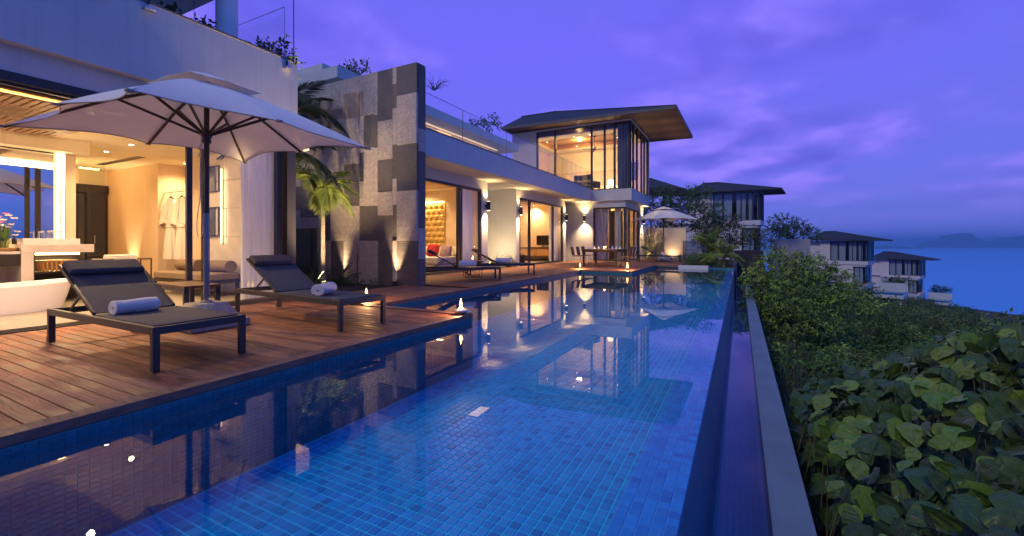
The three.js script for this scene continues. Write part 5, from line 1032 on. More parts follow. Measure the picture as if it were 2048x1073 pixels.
{
  const t = thing('media_console', 'long wooden media console under the bedroom television', 'console', [-10.0, 0, -22.3]);
  part('console_top', box(-1.2, 1.0, 0.72, 0.78, -0.28, 0.25), M.furnWood, t); part('console_side', [box(-1.2, -1.14, 0, 0.72, -0.28, 0.22), box(0.94, 1.0, 0, 0.72, -0.28, 0.22)], M.furnWood, t); part('drawer', [box(-1.12, -0.1, 0.3, 0.70, -0.26, 0.2), box(-0.07, 0.93, 0.3, 0.70, -0.26, 0.2)], M.timber, t); part('lower_shelf', box(-1.14, 0.94, 0.06, 0.12, -0.26, 0.2), M.darkWood, t);
  const v = thing('television', 'black flat television on the bedroom console', 'television', [-9.72, 0.782, -22.3]);
  part('screen', box(-0.42, 0.42, 0.12, 0.66, 0, 0.03, 0.006), phys([0.008, 0.008, 0.01], 0.12), v); part('stand', [box(-0.03, 0.03, 0.02, 0.14, -0.03, -0.002), box(-0.16, 0.16, 0, 0.018, -0.1, 0.1)], M.dark, v);
  const b = thing('bed', 'low white bed end just inside the bedroom door', 'bed', [-11.1, 0, -18.9]);
  part('bed_base', box(-1.5, 0.9, 0.05, 0.3, -0.9, 0.9), M.darkWood, b); part('mattress', box(-1.48, 0.88, 0.302, 0.58, -0.88, 0.88, 0.05), M.towel, b);
  const o = thing('ottoman', 'dark bench at the foot of the bed', 'bench', [-9.75, 0, -18.9]); part('seat', box(-0.22, 0.22, 0.32, 0.44, -0.7, 0.7, 0.02), M.darkWood, o); part('leg', box(-0.2, 0.2, 0, 0.32, -0.66, -0.6), M.dark, o); part('leg', box(-0.2, 0.2, 0, 0.32, 0.6, 0.66), M.dark, o);
}
{
  const t = thing('ceiling_fan', 'ceiling fan hanging in the upper glass room', 'ceiling fan', [-8.05, 7.72, -26.4]);
  part('rod', rod(V(0, 0, 0), V(0, -0.75, 0), 0.02), M.darkWood, t); part('motor', lathe([[0, -0.9], [0.08, -0.9], [0.11, -0.82], [0.06, -0.74], [0, -0.74]], 16), M.darkWood, t); part('canopy', lathe([[0, -0.06], [0.09, -0.06], [0.07, 0], [0, 0]], 14), M.darkWood, t);
  for (let k = 0; k < 4; k++) { const g = box(0.1, 0.72, -0.85, -0.838, -0.06, 0.06); g.rotateY(k * 1.5708 + 0.4); part('blade', g, M.furnWood, t); }
}
for (const [x, z, r, l] of [[-8.6, -25.0, 0.5, 'dark lounge chair behind the upper room glass, left one'], [-7.75, -24.9, -0.3, 'dark lounge chair behind the upper room glass, right one']]) {
  const t = thing('lounge_chair', l, 'armchair', [x, 4.03, z], r, 'dark chairs in the upper room'), m = mat([0.05, 0.04, 0.038], 0.8);
  part('seat', box(-0.35, 0.35, 0.25, 0.42, -0.35, 0.35, 0.03), m, t); const g = box(-0.35, 0.35, 0, 0.6, -0.06, 0.06, 0.03); g.rotateX(0.25); g.translate(0, 0.4, 0.32); part('backrest', g, m, t); part('armrest', box(-0.4, -0.34, 0.2, 0.6, -0.32, 0.3, 0.02), m, t); part('armrest', box(0.34, 0.4, 0.2, 0.6, -0.32, 0.3, 0.02), m, t);
  for (const sx of [-1, 1]) for (const sz of [-1, 1]) part('leg', rod(V(sx * 0.3, 0, sz * 0.3), V(sx * 0.3, 0.25, sz * 0.3), 0.02), M.darkWood, t);
}
{
  const t = thing('upper_sofa', 'pale sofa along the back of the upper room', 'sofa', [-8.2, 4.03, -28.4]);
  part('seat', box(-1.5, 1.5, 0.1, 0.42, -0.45, 0.45, 0.04), mat([0.6, 0.5, 0.38], 0.9), t); part('backrest', box(-1.5, 1.5, 0.42, 0.85, -0.45, -0.25, 0.04), mat([0.6, 0.5, 0.38], 0.9), t); part('cushion', [box(-1.2, -0.8, 0.43, 0.8, -0.24, -0.1, 0.04)], M.towel, t); part('cushion', [box(0.3, 0.7, 0.43, 0.8, -0.24, -0.1, 0.04)], M.towel, t);
}
{
  const t = thing('wall_painting', 'dark square picture on the back wall of the upper room', 'picture', [-6.55, 4.02, -29.2]);
  part('picture_frame', box(-0.55, 0.55, 1.15, 2.35, 0, 0.04), mat([0.03, 0.035, 0.05], 0.6), t);
}

// ---------------------------------------------------------------- plants
class Leaves { // many leaf blades of two folded halves, with a tint of their own
  constructor() { this.p = []; this.c = []; this.u = []; }
  add(pos, dir, nrm, len, wid, col) {
    const d = dir.clone().normalize(), s = V().crossVectors(d, nrm).normalize(), n = V().crossVectors(s, d).normalize();
    const A = pos, B = pos.clone().addScaledVector(d, len).addScaledVector(n, -0.12 * len), m = pos.clone().addScaledVector(d, len * 0.45);
    const L = m.clone().addScaledVector(s, wid * 0.5).addScaledVector(n, wid * 0.16), R = m.clone().addScaledVector(s, -wid * 0.5).addScaledVector(n, wid * 0.16);
    for (const v of [A, L, B, A, B, R]) { this.p.push(v.x, v.y, v.z); this.c.push(col[0], col[1], col[2]); }
    this.u.push(0.5, 0, 0, 0.5, 0.5, 1, 0.5, 0, 0.5, 1, 1, 0.5);
  }
  geo() { const g = new THREE.BufferGeometry(); g.setAttribute('position', new THREE.Float32BufferAttribute(this.p, 3)); g.setAttribute('color', new THREE.Float32BufferAttribute(this.c, 3)); g.setAttribute('uv', new THREE.Float32BufferAttribute(this.u, 2)); g.computeVertexNormals(); return g; }
}
const rdir = (f) => { const z = f() * 2 - 1, a = f() * 6.283, r = Math.sqrt(1 - z * z); return V(r * Math.cos(a), z, r * Math.sin(a)); };
function limbGeo(pts, r0, r1, rad = 6) { // tapered limb along points
  const list = [], c = new THREE.CatmullRomCurve3(pts), n = Math.max(4, pts.length * 3), P = c.getPoints(n);
  for (let i = 0; i < n; i++) list.push(rod(P[i], P[i + 1], mix(r0, r1, i / n), mix(r0, r1, (i + 1) / n), rad));
  return list;
}
const tint = (c, f, k = 0.35) => { const a = 1 + (f() - 0.5) * 2 * k, b = (f() - 0.5) * k * 0.4; return [c[0] * a * (1 + b), c[1] * a, c[2] * a * (1 - b)]; };
const GREEN = [0.10, 0.21, 0.03], DEEP = [0.045, 0.11, 0.025], LIME = [0.28, 0.42, 0.05], OLIVE = [0.11, 0.14, 0.025], RUST = [0.16, 0.065, 0.03];
// crown made of leafy twigs round the ends of the limbs
function crownInto(L, lobes, n, leaf, cols, f, droop = 0.3) {
  const tot = lobes.reduce((s, b) => s + b[3] * b[3], 0);
  for (const [x, y, z, r, sy] of lobes) {
    const twigs = Math.max(3, Math.round(n / 9 * r * r / tot));
    for (let k = 0; k < twigs; k++) {
      const d = rdir(f), q = Math.pow(f(), 0.45), c = V(x + d.x * r * q, y + d.y * r * q * (sy || 0.75), z + d.z * r * q), out = d.clone().add(rdir(f).multiplyScalar(0.6)).normalize(), base = cols[f() * cols.length | 0];
      for (let j = 0; j < 9; j++) {
        const t = j / 9, p = c.clone().addScaledVector(out, leaf * 2.2 * t).addScaledVector(rdir(f), leaf * 0.35);
        const dir = rdir(f).add(out.clone().multiplyScalar(0.5)).add(V(0, -droop, 0)), nn = V(0, 1, 0).add(rdir(f).multiplyScalar(0.8));
        L.add(p, dir, nn, leaf * rr(0.7, 1.25, f), leaf * rr(0.4, 0.6, f), tint(base, f));
      }
    }
  }
}
function tree(name, label, pos, { trunkH = 2, trunkR = 0.1, lobes, n = 4000, leaf = 0.12, cols = [GREEN], bark = M.bark, seed = 1, group, lean = [0, 0], droop = 0.3 }) {
  const t = thing(name, label, 'tree', pos, 0, group), f = rngOf(seed * 977 + 3), L = new Leaves();
  crownInto(L, lobes, n, leaf, cols, f, droop);
  const top = V(lean[0], trunkH, lean[1]), list = limbGeo([V(0, -0.6, 0), V(lean[0] * 0.3 + rr(-0.1, 0.1, f), trunkH * 0.5, lean[1] * 0.3), top], trunkR, trunkR * 0.7, 8);
  part('trunk', list, bark, t);
  const limbs = [];
  for (const [x, y, z, r] of lobes) { const e = V(x, y, z), m = top.clone().lerp(e, 0.5).add(rdir(f).multiplyScalar(0.15 * r)); limbs.push(...limbGeo([top, m, e], trunkR * 0.5, trunkR * 0.12, 5)); for (let k = 0; k < 4; k++) { const q = e.clone().add(rdir(f).multiplyScalar(r * 0.75)); limbs.push(rod(e.clone().lerp(top, 0.15), q, trunkR * 0.16, trunkR * 0.05, 4)); } }
  part('limb', limbs, bark, t);
  part('crown', L.geo(), M.leaf, t);
  return t;
}
function bush(name, label, category, pos, lobes, n, leaf, cols, seed, group) {
  const t = thing(name, label, category, pos, 0, group), L = new Leaves(), f = rngOf(seed * 71 + 5);
  crownInto(L, lobes, n, leaf, cols, f, 0.1);
  const st = []; for (const [x, y, z, r] of lobes) for (let k = 0; k < 4; k++) st.push(rod(V(x + rr(-0.2, 0.2, f) * r, 0, z + rr(-0.2, 0.2, f) * r), V(x + rr(-0.6, 0.6, f) * r, y + r * 0.4, z + rr(-0.6, 0.6, f) * r), 0.008 + r * 0.012, 0.004, 5));
  part('stem', st, M.bark, t); part('foliage', L.geo(), M.leaf, t);
  return t;
}
// palms: every frond is a piece with its own rib and leaflets
function frondGeo(len, seed, droop, col) {
  const f = rngOf(seed), L = new Leaves(), n = 42, P = [];
  for (let i = 0; i <= n; i++) { const t = i / n; P.push(V(len * (t - 0.12 * t * t * droop), len * (0.55 * t - (0.45 + 0.5 * droop) * t * t), 0)); }
  for (let i = 3; i <= n; i++) { const t = i / n, l = len * 0.42 * Math.sin(Math.pow(t, 0.75) * 3.0) + 0.03, d = P[i].clone().sub(P[i - 1]).normalize(); for (const s of [-1, 1]) L.add(P[i].clone(), V(d.x * 0.75 + 0.1 * f(), d.y - 0.25 - 0.35 * f() * droop, s * (0.85 + 0.2 * f())), V(0.1, 1, s * 0.3), l * rr(0.85, 1.15, f), 0.013 + 0.006 * len, tint(col, f, 0.25)); }
  const g = L.geo(), ribs = []; for (let i = 0; i < n; i += 4) ribs.push(rod(P[i], P[Math.min(n, i + 4)], 0.012 * (1 - i / n) + 0.003, 0.012 * (1 - (i + 4) / n) + 0.003, 5));
  const rib = join(ribs), cc = new Float32Array(rib.attributes.position.count * 3); for (let i = 0; i < cc.length; i += 3) { cc[i] = col[0] * 1.6; cc[i + 1] = col[1] * 1.5; cc[i + 2] = col[2] * 1.3; } rib.setAttribute('color', new THREE.BufferAttribute(cc, 3));
  return mergeGeometries([g, rib]);
}
function palm(label, pos, { h = 2, r = 0.05, n = 12, len = 1.1, seed = 1, col = [0.10, 0.17, 0.035], shaft = true, up = 0.9 }) {
  const t = thing('palm_tree', label, 'palm', pos), f = rngOf(seed * 131), G = [0, 1, 2].map((k) => frondGeo(len, seed * 7 + k, 0.5 + 0.35 * k, col));
  const rings = []; for (let k = 0; k < 22; k++) { const y0 = h * k / 22, y1 = h * (k + 1) / 22; rings.push(rod(V(0, y0, 0), V(0, y1 - 0.006, 0), r * (1.1 - 0.25 * k / 22), r * (1.06 - 0.25 * k / 22), 12)); }
  part('trunk', rings, M.barkPale, t);
  if (shaft) part('crownshaft', lathe([[r * 0.85, h], [r * 1.0, h + 0.06], [r * 0.8, h + 0.45], [r * 0.4, h + 0.6], [0, h + 0.62]], 14), mat([0.16, 0.22, 0.05], 0.5), t);
  const y = h + (shaft ? 0.5 : 0.02);
  for (let k = 0; k < n; k++) { const m = part('frond', G[k % 3], M.leaf, t); m.position.set(0, y + rr(-0.05, 0.05, f), 0); m.rotation.set(0, k * 2.399 + f() * 0.4, rr(-0.1, 0.55, f) * up + (k < n * 0.35 ? 0.55 * up : 0) - (k > n * 0.75 ? 0.55 : 0), 'YXZ'); const s = rr(0.8, 1.1, f); m.scale.set(s, s, s); }
  return t;
}
palm('slender palm lit from below in the bed beside the patchwork wall', [-8.6, -0.03, -6.9], { h: 1.8, r: 0.05, n: 12, len: 0.95, seed: 3, col: [0.20, 0.28, 0.04] });
palm('darker taller palm half hidden behind the near wing corner', [-8.95, -0.03, -6.15], { h: 2.35, r: 0.06, n: 14, len: 1.5, seed: 5, col: [0.045, 0.085, 0.03] });
palm('tall palm whose dark fronds show above the parasol beside the fascia', [-10.2, -0.03, -7.2], { h: 3.9, r: 0.07, n: 12, len: 1.5, seed: 8, col: [0.03, 0.06, 0.028] });
palm('bushy palm at the end of the pool behind the hedge', [-1.15, -0.05, -23.0], { h: 0.45, r: 0.06, n: 16, len: 1.3, seed: 11, col: [0.22, 0.33, 0.06], shaft: false, up: 2.3 });  // lamplit look put into the bright frond green
palm('smaller palm at the far corner of the pool', [-0.62, -0.05, -21.4], { h: 0.35, r: 0.06, n: 13, len: 0.95, seed: 13, col: [0.22, 0.29, 0.06], shaft: false, up: 1.9 });  // frond green brightened to look lit, as on the bushy palm
// low strap-leaved plants in the garden bed and by the recess
function strapPlant(label, pos, len, n, col, seed, group = 'strap leaved plants') {
  const t = thing('strap_plant', label, 'plant', pos, 0, group), f = rngOf(seed), L = new Leaves();
  for (let k = 0; k < n; k++) { const a = f() * 6.283, tilt = rr(0.25, 1.1, f), l = len * rr(0.6, 1.1, f); let p = V(0.05 * Math.cos(a), 0, 0.05 * Math.sin(a)), d = V(Math.cos(a) * tilt, 1, Math.sin(a) * tilt).normalize(); for (let s = 0; s < 4; s++) { L.add(p, d, V(-d.x, 0.6, -d.z), l / 3.4, 0.035 * (1 - s * 0.2), tint(col, f, 0.25)); p = p.clone().addScaledVector(d, l / 4); d = d.clone().add(V(0, -0.28, 0)).normalize(); } }
  part('foliage', L.geo(), M.leaf, t); part('root_crown', lathe([[0, 0], [0.05, 0], [0.04, 0.05], [0, 0.06]], 10), M.bark, t);
  return t;
}
strapPlant('strap leaved plant at the patchwork wall right of the reflecting screen', [-9.55, -0.03, -7.4], 0.62, 60, [0.05, 0.08, 0.035], 3);
strapPlant('strap leaved plant lit by the small wall spotlight', [-8.9, -0.03, -7.5], 0.66, 60, [0.07, 0.10, 0.04], 4);
strapPlant('strap leaved plant at the deck edge below the lit palm', [-8.2, -0.03, -6.3], 0.5, 50, [0.05, 0.08, 0.03], 5);
strapPlant('strap leaved plant behind the second lounger pillow', [-7.9, -0.03, -5.75], 0.55, 55, [0.04, 0.07, 0.03], 6);
strapPlant('dark strap leaved plant at the back of the garden bed', [-10.6, -0.03, -7.0], 0.7, 60, [0.03, 0.055, 0.025], 7);
strapPlant('grassy tuft in the recess between the two doors', [-8.75, -0.03, -15.2], 0.7, 70, [0.11, 0.13, 0.04], 8);
strapPlant('lower grassy tuft in the recess beside the bedroom pier', [-8.7, -0.03, -16.2], 0.5, 70, [0.12, 0.13, 0.04], 9);
bush('low_shrub', 'low dark ground shrub along the foot of the patchwork wall', 'shrub', [-8.4, -0.05, -7.7], [[-0.6, 0.06, 0, 0.18, 0.7], [0, 0.07, 0, 0.2, 0.7], [0.6, 0.05, 0, 0.16, 0.7]], 900, 0.05, [DEEP, GREEN], 12);
{ // low dark glass panel standing in the bed
  const t = thing('reflecting_screen', 'low dark reflecting glass screen in the garden bed behind the lit palm', 'screen', [-10.35, -0.03, -7.55], 0.0);
  part('pane', box(-0.55, 0.75, 0.05, 1.42, -0.012, 0.012), phys([0.02, 0.03, 0.035], 0.02, { clearcoat: 1, clearcoatRoughness: 0.0, ior: 2.0 }), t); part('foot', [box(-0.4, -0.3, 0, 0.05, -0.04, 0.04), box(0.5, 0.6, 0, 0.05, -0.04, 0.04)], M.darkMetal, t);
}
// roof terraces
bush('roof_shrub', 'leafy shrub on the near roof terrace left of the column', 'shrub', [-8.35, 4.1, -3.85], [[0, 0.45, 0, 0.32, 0.8], [0.3, 0.3, -0.3, 0.25, 0.8], [-0.3, 0.5, 0.35, 0.28, 0.8]], 900, 0.11, [DEEP], 21, 'shrubs on the near roof terrace');
bush('roof_shrub', 'small shrub behind the glass railing of the near roof terrace', 'shrub', [-7.55, 4.15, -4.72], [[0, 0.22, 0, 0.16, 0.8], [0.18, 0.2, -0.05, 0.14, 0.8]], 500, 0.07, [DEEP], 22, 'shrubs on the near roof terrace');
bush('roof_shrub', 'thin shrub at the outer corner of the near roof terrace', 'shrub', [-7.3, 4.1, -5.12], [[0, 0.35, 0, 0.16, 1], [-0.02, 0.15, -0.02, 0.12, 1]], 240, 0.08, [DEEP], 23, 'shrubs on the near roof terrace');
{ const p = at(702, 140, 17); tree('small_tree', 'dark leafy tree top behind the patchwork wall', [p.x, p.y - 2.4, p.z], { trunkH: 1.4, trunkR: 0.05, lobes: [[0, 2.2, 0, 0.5], [-0.5, 2.1, 0.2, 0.35], [0.45, 2.35, 0, 0.35]], n: 700, leaf: 0.13, cols: [DEEP], seed: 31 }); }
strapPlant('spiky plant on the terrace pavilion roof', [at(868, 222, 15).x, 6.3, at(868, 222, 15).z], 0.55, 40, [0.03, 0.05, 0.03], 33, 'roof plants');
{ const p = at(962, 250, 24); tree('small_tree', 'dark leafy tree top behind the terrace pavilion', [p.x, p.y - 2.2, p.z], { trunkH: 1.4, trunkR: 0.05, lobes: [[0, 2.1, 0, 0.5], [-0.7, 2.0, 0, 0.35], [0.6, 2.2, 0, 0.45]], n: 700, leaf: 0.15, cols: [DEEP], seed: 34 }); }
bush('pot_plant', 'small clipped plant on the terrace coping by the railing', 'plant', [at(1026, 318, 19).x, 4.13, at(1026, 318, 19).z], [[0, 0.18, 0, 0.13, 1]], 200, 0.06, [DEEP], 35);
// behind the far lounger
{
  const t = thing('bamboo', 'lit bamboo clump beside the corner tower', 'bamboo', [-4.75, 0, -27.7]), f = rngOf(5), L = new Leaves(), c = [];
  for (let k = 0; k < 26; k++) { const x = rr(-0.6, 0.6, f), z = rr(-0.3, 0.3, f), h = rr(1.3, 2.2, f), tx = x + rr(-0.2, 0.2, f), tz = z + rr(-0.15, 0.15, f); c.push(rod(V(x, 0, z), V(tx, h, tz), 0.012, 0.006, 5)); for (let j = 0; j < 26; j++) { const q = rr(0.25, 1, f), d = rdir(f); d.y = -0.3 - f() * 0.5; L.add(V(mix(x, tx, q), h * q, mix(z, tz, q)), d, V(0, 1, 0).add(rdir(f).multiplyScalar(0.5)), rr(0.14, 0.24, f), 0.03, tint([0.15, 0.20, 0.05], f)); } }
  part('culm', c, mat([0.25, 0.24, 0.08], 0.5), t); part('foliage', L.geo(), M.leaf, t);
}
bush('hedge', 'clipped green hedge behind the white pool coping', 'hedge', [-1.75, -0.05, -21.9], [[-0.45, 0.25, 0, 0.34, 0.9], [0, 0.28, 0.1, 0.36, 0.9], [0.4, 0.24, 0, 0.33, 0.9], [-0.2, 0.25, -0.6, 0.36, 0.9], [0.35, 0.25, -0.6, 0.34, 0.9]], 2600, 0.06, [GREEN, DEEP], 41);
tree('garden_tree', 'broad dark tree over the garden wall behind the far parasol', [-3.6, 0, -31.5], { trunkH: 1.6, trunkR: 0.12, lobes: [[-1.6, 3.0, 0, 1.2], [0, 3.5, 0.3, 1.3], [1.3, 2.7, 0.2, 1.1], [-0.5, 2.4, 0.8, 1.0], [-2.4, 3.8, -0.5, 1.1], [2.0, 2.1, 0.5, 0.8]], n: 6500, leaf: 0.13, cols: [DEEP, GREEN, OLIVE], seed: 42 });
tree('garden_tree', 'spreading tree with some rusty leaves before the nearest ridge villa', [-0.6, -0.4, -32.5], { trunkH: 1.4, trunkR: 0.1, lobes: [[-1.4, 2.6, 0, 1.0, 0.6], [0.0, 2.8, 0, 1.0, 0.5], [1.3, 2.0, 0.3, 0.8, 0.5], [0.3, 1.7, 0.7, 0.9, 0.6], [2.0, 1.4, 0.2, 0.6, 0.4]], n: 4200, leaf: 0.13, cols: [OLIVE, DEEP, RUST, OLIVE], seed: 43, bark: M.barkPale });
tree('garden_tree', 'small dark tree behind the dark glass screen', [-1.6, -0.2, -28.6], { trunkH: 0.9, trunkR: 0.06, lobes: [[-0.4, 1.5, 0, 0.7], [0.5, 1.8, 0, 0.7], [0, 1.1, 0.3, 0.6]], n: 2200, leaf: 0.11, cols: [DEEP, [0.06, 0.035, 0.035]], seed: 44 });
tree('garden_tree', 'dark tree under the eaves of the timber pavilion', [-5.4, 0.5, -37], { trunkH: 2.5, trunkR: 0.12, lobes: [[0, 4.2, 0, 1.3], [1.5, 3.6, 0, 1.1], [2.6, 4.4, 0.3, 1.0], [3.4, 3.0, 0, 1.0]], n: 3600, leaf: 0.16, cols: [DEEP, GREEN], seed: 45 });
{ const p = at(1588, 458, 78); tree('ridge_tree', 'dark round tree against the sky between the ridge villas', [p.x, p.y - 5, p.z], { trunkH: 3, trunkR: 0.25, lobes: [[-1.8, 6.0, 0, 2.2], [0.6, 5.2, 0, 2.0], [-3.2, 5.0, 0, 1.6], [2.8, 4.2, 0, 1.6], [-1, 4, 0.5, 2]], n: 3600, leaf: 0.34, cols: [DEEP], seed: 46 }); }
// the pale green tree by the parapet and its neighbours
{ const p = at(1562, 606, 15.5); tree('pale_tree', 'pale green tree growing up beside the overflow channel parapet', [p.x, p.y - 2.3, p.z], { trunkH: 1.5, trunkR: 0.06, bark: M.barkPale, lobes: [[-0.6, 3.0, 0.2, 0.72], [0.0, 3.6, 0, 0.8], [0.8, 3.55, 0.1, 0.75], [-0.75, 2.3, 0.3, 0.6], [0.2, 2.6, 0.6, 0.8], [0.1, 1.8, 0.5, 0.7], [1.0, 1.9, 0.5, 0.75], [1.4, 3.1, 0, 0.65], [1.7, 2.75, 0.6, 0.45, 0.7], [2.2, 2.5, 0.8, 0.4, 0.6], [1.0, 2.5, 0.5, 0.4]], n: 12500, leaf: 0.11, cols: [LIME, LIME, GREEN, [0.10, 0.15, 0.04]], seed: 51, droop: 0.6 }); }
{ const p = at(1672, 612, 24); tree('slope_tree', 'darker green tree just behind the pale tree by the parapet', [p.x, p.y - 3.5, p.z], { trunkH: 2.2, trunkR: 0.1, lobes: [[-0.8, 4.0, 0, 1.2], [0.5, 4.3, 0, 1.2], [1.5, 3.6, 0.3, 1.0], [0.2, 3.0, 0.8, 1.2], [2.3, 2.6, 0.3, 0.9]], n: 5200, leaf: 0.14, cols: [GREEN, DEEP], seed: 52 }); }
{ const p = at(2052, 668, 26); tree('slope_tree', 'dark tree at the right edge of the picture in front of the sea', [p.x, p.y - 3, p.z], { trunkH: 2, trunkR: 0.08, lobes: [[0, 3.2, 0, 0.7], [0.6, 3.7, 0, 0.8], [-0.4, 2.6, 0, 0.7], [1.2, 3.0, 0, 0.9]], n: 2200, leaf: 0.16, cols: [DEEP], seed: 53 }); }
{ const p = at(1930, 655, 48); tree('slope_tree', 'broad tree before the sea below the farthest villa', [p.x, p.y - 5, p.z], { trunkH: 3, trunkR: 0.16, lobes: [[-2.4, 5.4, 0, 1.6], [0, 5.8, 0, 1.6], [2.2, 5.0, 0, 1.5], [3.6, 4.2, 0, 1.2], [0.6, 4.2, 0.5, 1.8], [-1.6, 4, 0.5, 1.6]], n: 5200, leaf: 0.26, cols: [DEEP, GREEN], seed: 54 }); }
{ const p = at(1905, 628, 90); tree('slope_tree', 'dark tree at the foot of the farthest villa terrace', [p.x, p.y - 6, p.z], { trunkH: 3, trunkR: 0.2, lobes: [[0, 6.2, 0, 2.2], [2.2, 5.6, 0, 1.9], [-2.0, 5.4, 0, 1.8]], n: 2600, leaf: 0.36, cols: [DEEP], seed: 55 }); }
for (const [px, py, d, k, l] of [[1797, 562, 84, 3, 'planted hedge on the terrace of the middle ridge villa'], [1880, 578, 108, 4, 'planted hedge on the terrace of the farthest ridge villa']]) { const p = at(px, py, d); bush('terrace_hedge', l, 'hedge', [p.x, p.y - 1.2, p.z], [[-1.2, 0.9, 0, 0.9], [0, 1.2, 0, 1.1], [1.2, 0.9, 0, 0.9]], 900, 0.3, [DEEP, GREEN], 60 + k); }
{ // leafy shrubs just below the parapet
  const f = rngOf(515), where = ['nearest the parapet end', 'under the pale green tree', 'right of the pale green tree', 'half way down the slope', 'beside the broad leaved shrub', 'behind the broad leaved shrub', 'below the middle villa', 'low on the slope in front of the sea'];
  [[1548, 700, 12], [1600, 668, 15], [1690, 660, 17], [1640, 735, 11], [1735, 722, 12], [1820, 705, 15], [1770, 668, 24], [1900, 690, 24]].forEach(([px, py, d], i) => { const p = at(px, py, d), k = d / 14, y = Math.min(p.y - 0.5 * k, 9), h = 1.0 * k, L = []; for (let q = 0; q < 5; q++) L.push([rr(-0.8, 0.8, f) * k, h + rr(-0.5, 0.15, f) * k, rr(-0.5, 0.5, f) * k, rr(0.45, 0.75, f) * k, 0.8]); bush('slope_shrub', 'leafy green shrub on the slope ' + where[i], 'shrub', [p.x, y - h * 0.7, p.z], L, 3000, 0.09 + 0.05 * k, i % 2 ? [GREEN, DEEP, GREEN] : [GREEN, OLIVE, LIME], 80 + i, 'shrubs on the slope'); });
}
{ // trees of the slope
  const f = rngOf(404), kinds = [];
  const G = (seed, cols, leaf) => { const g = rngOf(seed), lobes = []; for (let k = 0; k < 6; k++) lobes.push([rr(-1.3, 1.3, g), rr(2.6, 4.2, g), rr(-1.2, 1.2, g), rr(0.8, 1.35, g), 0.75]); return { trunkH: 2.1, trunkR: 0.09, lobes, n: 3800, leaf, cols, seed, bark: seed % 2 ? M.barkPale : M.bark, group: 'trees crowded on the slope below the houses' }; };
  const lab = 'tree in the dense growth on the slope below the houses';
  const protos = [G(71, [GREEN, DEEP], 0.2), G(72, [DEEP, OLIVE], 0.18), G(73, [OLIVE, RUST, DEEP, DEEP], 0.18), G(74, [GREEN, OLIVE], 0.22)];
  const roots = protos.map((o) => tree('slope_tree', lab, [0, -200, 0], o));
  let used2 = new Set();
  const spots = []; for (let k = 0; k < 1500 && spots.length < 75; k++) { const px = rr(1560, 2050, f), d = rr(16, 74, f), p = at(px, 600, d); const gy = ground(p.x, p.z), sc = rr(0.9, 1.7, f), topY = gy + 4.7 * sc, py = 487 - 868 * (topY - 1) / d, lim = 606 + Math.max(0, px - 1780) * 0.16 + Math.max(0, 1640 - px) * 0.2; if (py < lim) continue; if (spots.some((s) => Math.hypot(s[0] - p.x, s[2] - p.z) < 2.2)) continue; spots.push([p.x, gy, p.z, sc]); }
  spots.forEach((s, i) => { const r = roots[i % 4]; if (!used2.has(r)) { used2.add(r); r.position.set(s[0], s[1], s[2]); r.scale.setScalar(s[3]); return; } const c = copyOf(r, s.slice(0, 3), f() * 6.28); c.scale.set(s[3] * rr(0.9, 1.15, f), s[3], s[3] * rr(0.9, 1.15, f)); });
}
{ // undergrowth over the whole slope
  const f = rngOf(808), L = new Leaves(); crownInto(L, [[0, 0.42, 0, 0.55, 0.8], [0.35, 0.3, 0.2, 0.4, 0.8], [-0.3, 0.28, -0.25, 0.4, 0.8]], 190, 0.12, [[1, 1, 1]], f, 0.2);
  const tw = []; for (let k = 0; k < 9; k++) tw.push(rod(V(0, 0, 0), V(rr(-0.6, 0.6, f), rr(0.5, 1.1, f), rr(-0.6, 0.6, f)), 0.012, 0.004, 4)); const tg = join(tw), cc = new Float32Array(tg.attributes.position.count * 3).fill(0.9); tg.setAttribute('color', new THREE.BufferAttribute(cc, 3));
  const g = mergeGeometries([L.geo(), tg]), spots = [];
  for (let k = 0; k < 60000 && spots.length < 11000; k++) { const d = 2.5 + 110 * Math.pow(f(), 1.7), px = rr(1490, 2120, f), p = at(px, 600, d); if (p.x < 0.75 || d > 60 && p.x < ridge(p.z) + 1) continue; spots.push([p.x, ground(p.x, p.z) - 0.05, p.z, d]); }
  const im = new THREE.InstancedMesh(g, M.leaf, spots.length), m4 = new THREE.Matrix4(), q = new THREE.Quaternion(), up = V(0, 1, 0), cols = [DEEP, GREEN, OLIVE, [0.06, 0.05, 0.025], DEEP];
  spots.forEach(([x, y, z, d], i) => { const s = rr(0.5, 0.95, f) * (1 + d * 0.014), t = tint(cols[f() * 5 | 0], f, 0.4); im.setMatrixAt(i, m4.compose(V(x, y, z), q.setFromAxisAngle(up, f() * 6.28), V(s, s * rr(0.7, 1.3, f), s))); im.setColorAt(i, rgb(t)); });
  im.castShadow = im.receiveShadow = true;
  im.name = 'undergrowth'; tag(im, 'dense dark undergrowth covering the slope below the parapet', 'undergrowth', null, 'stuff'); scene.add(im);
}
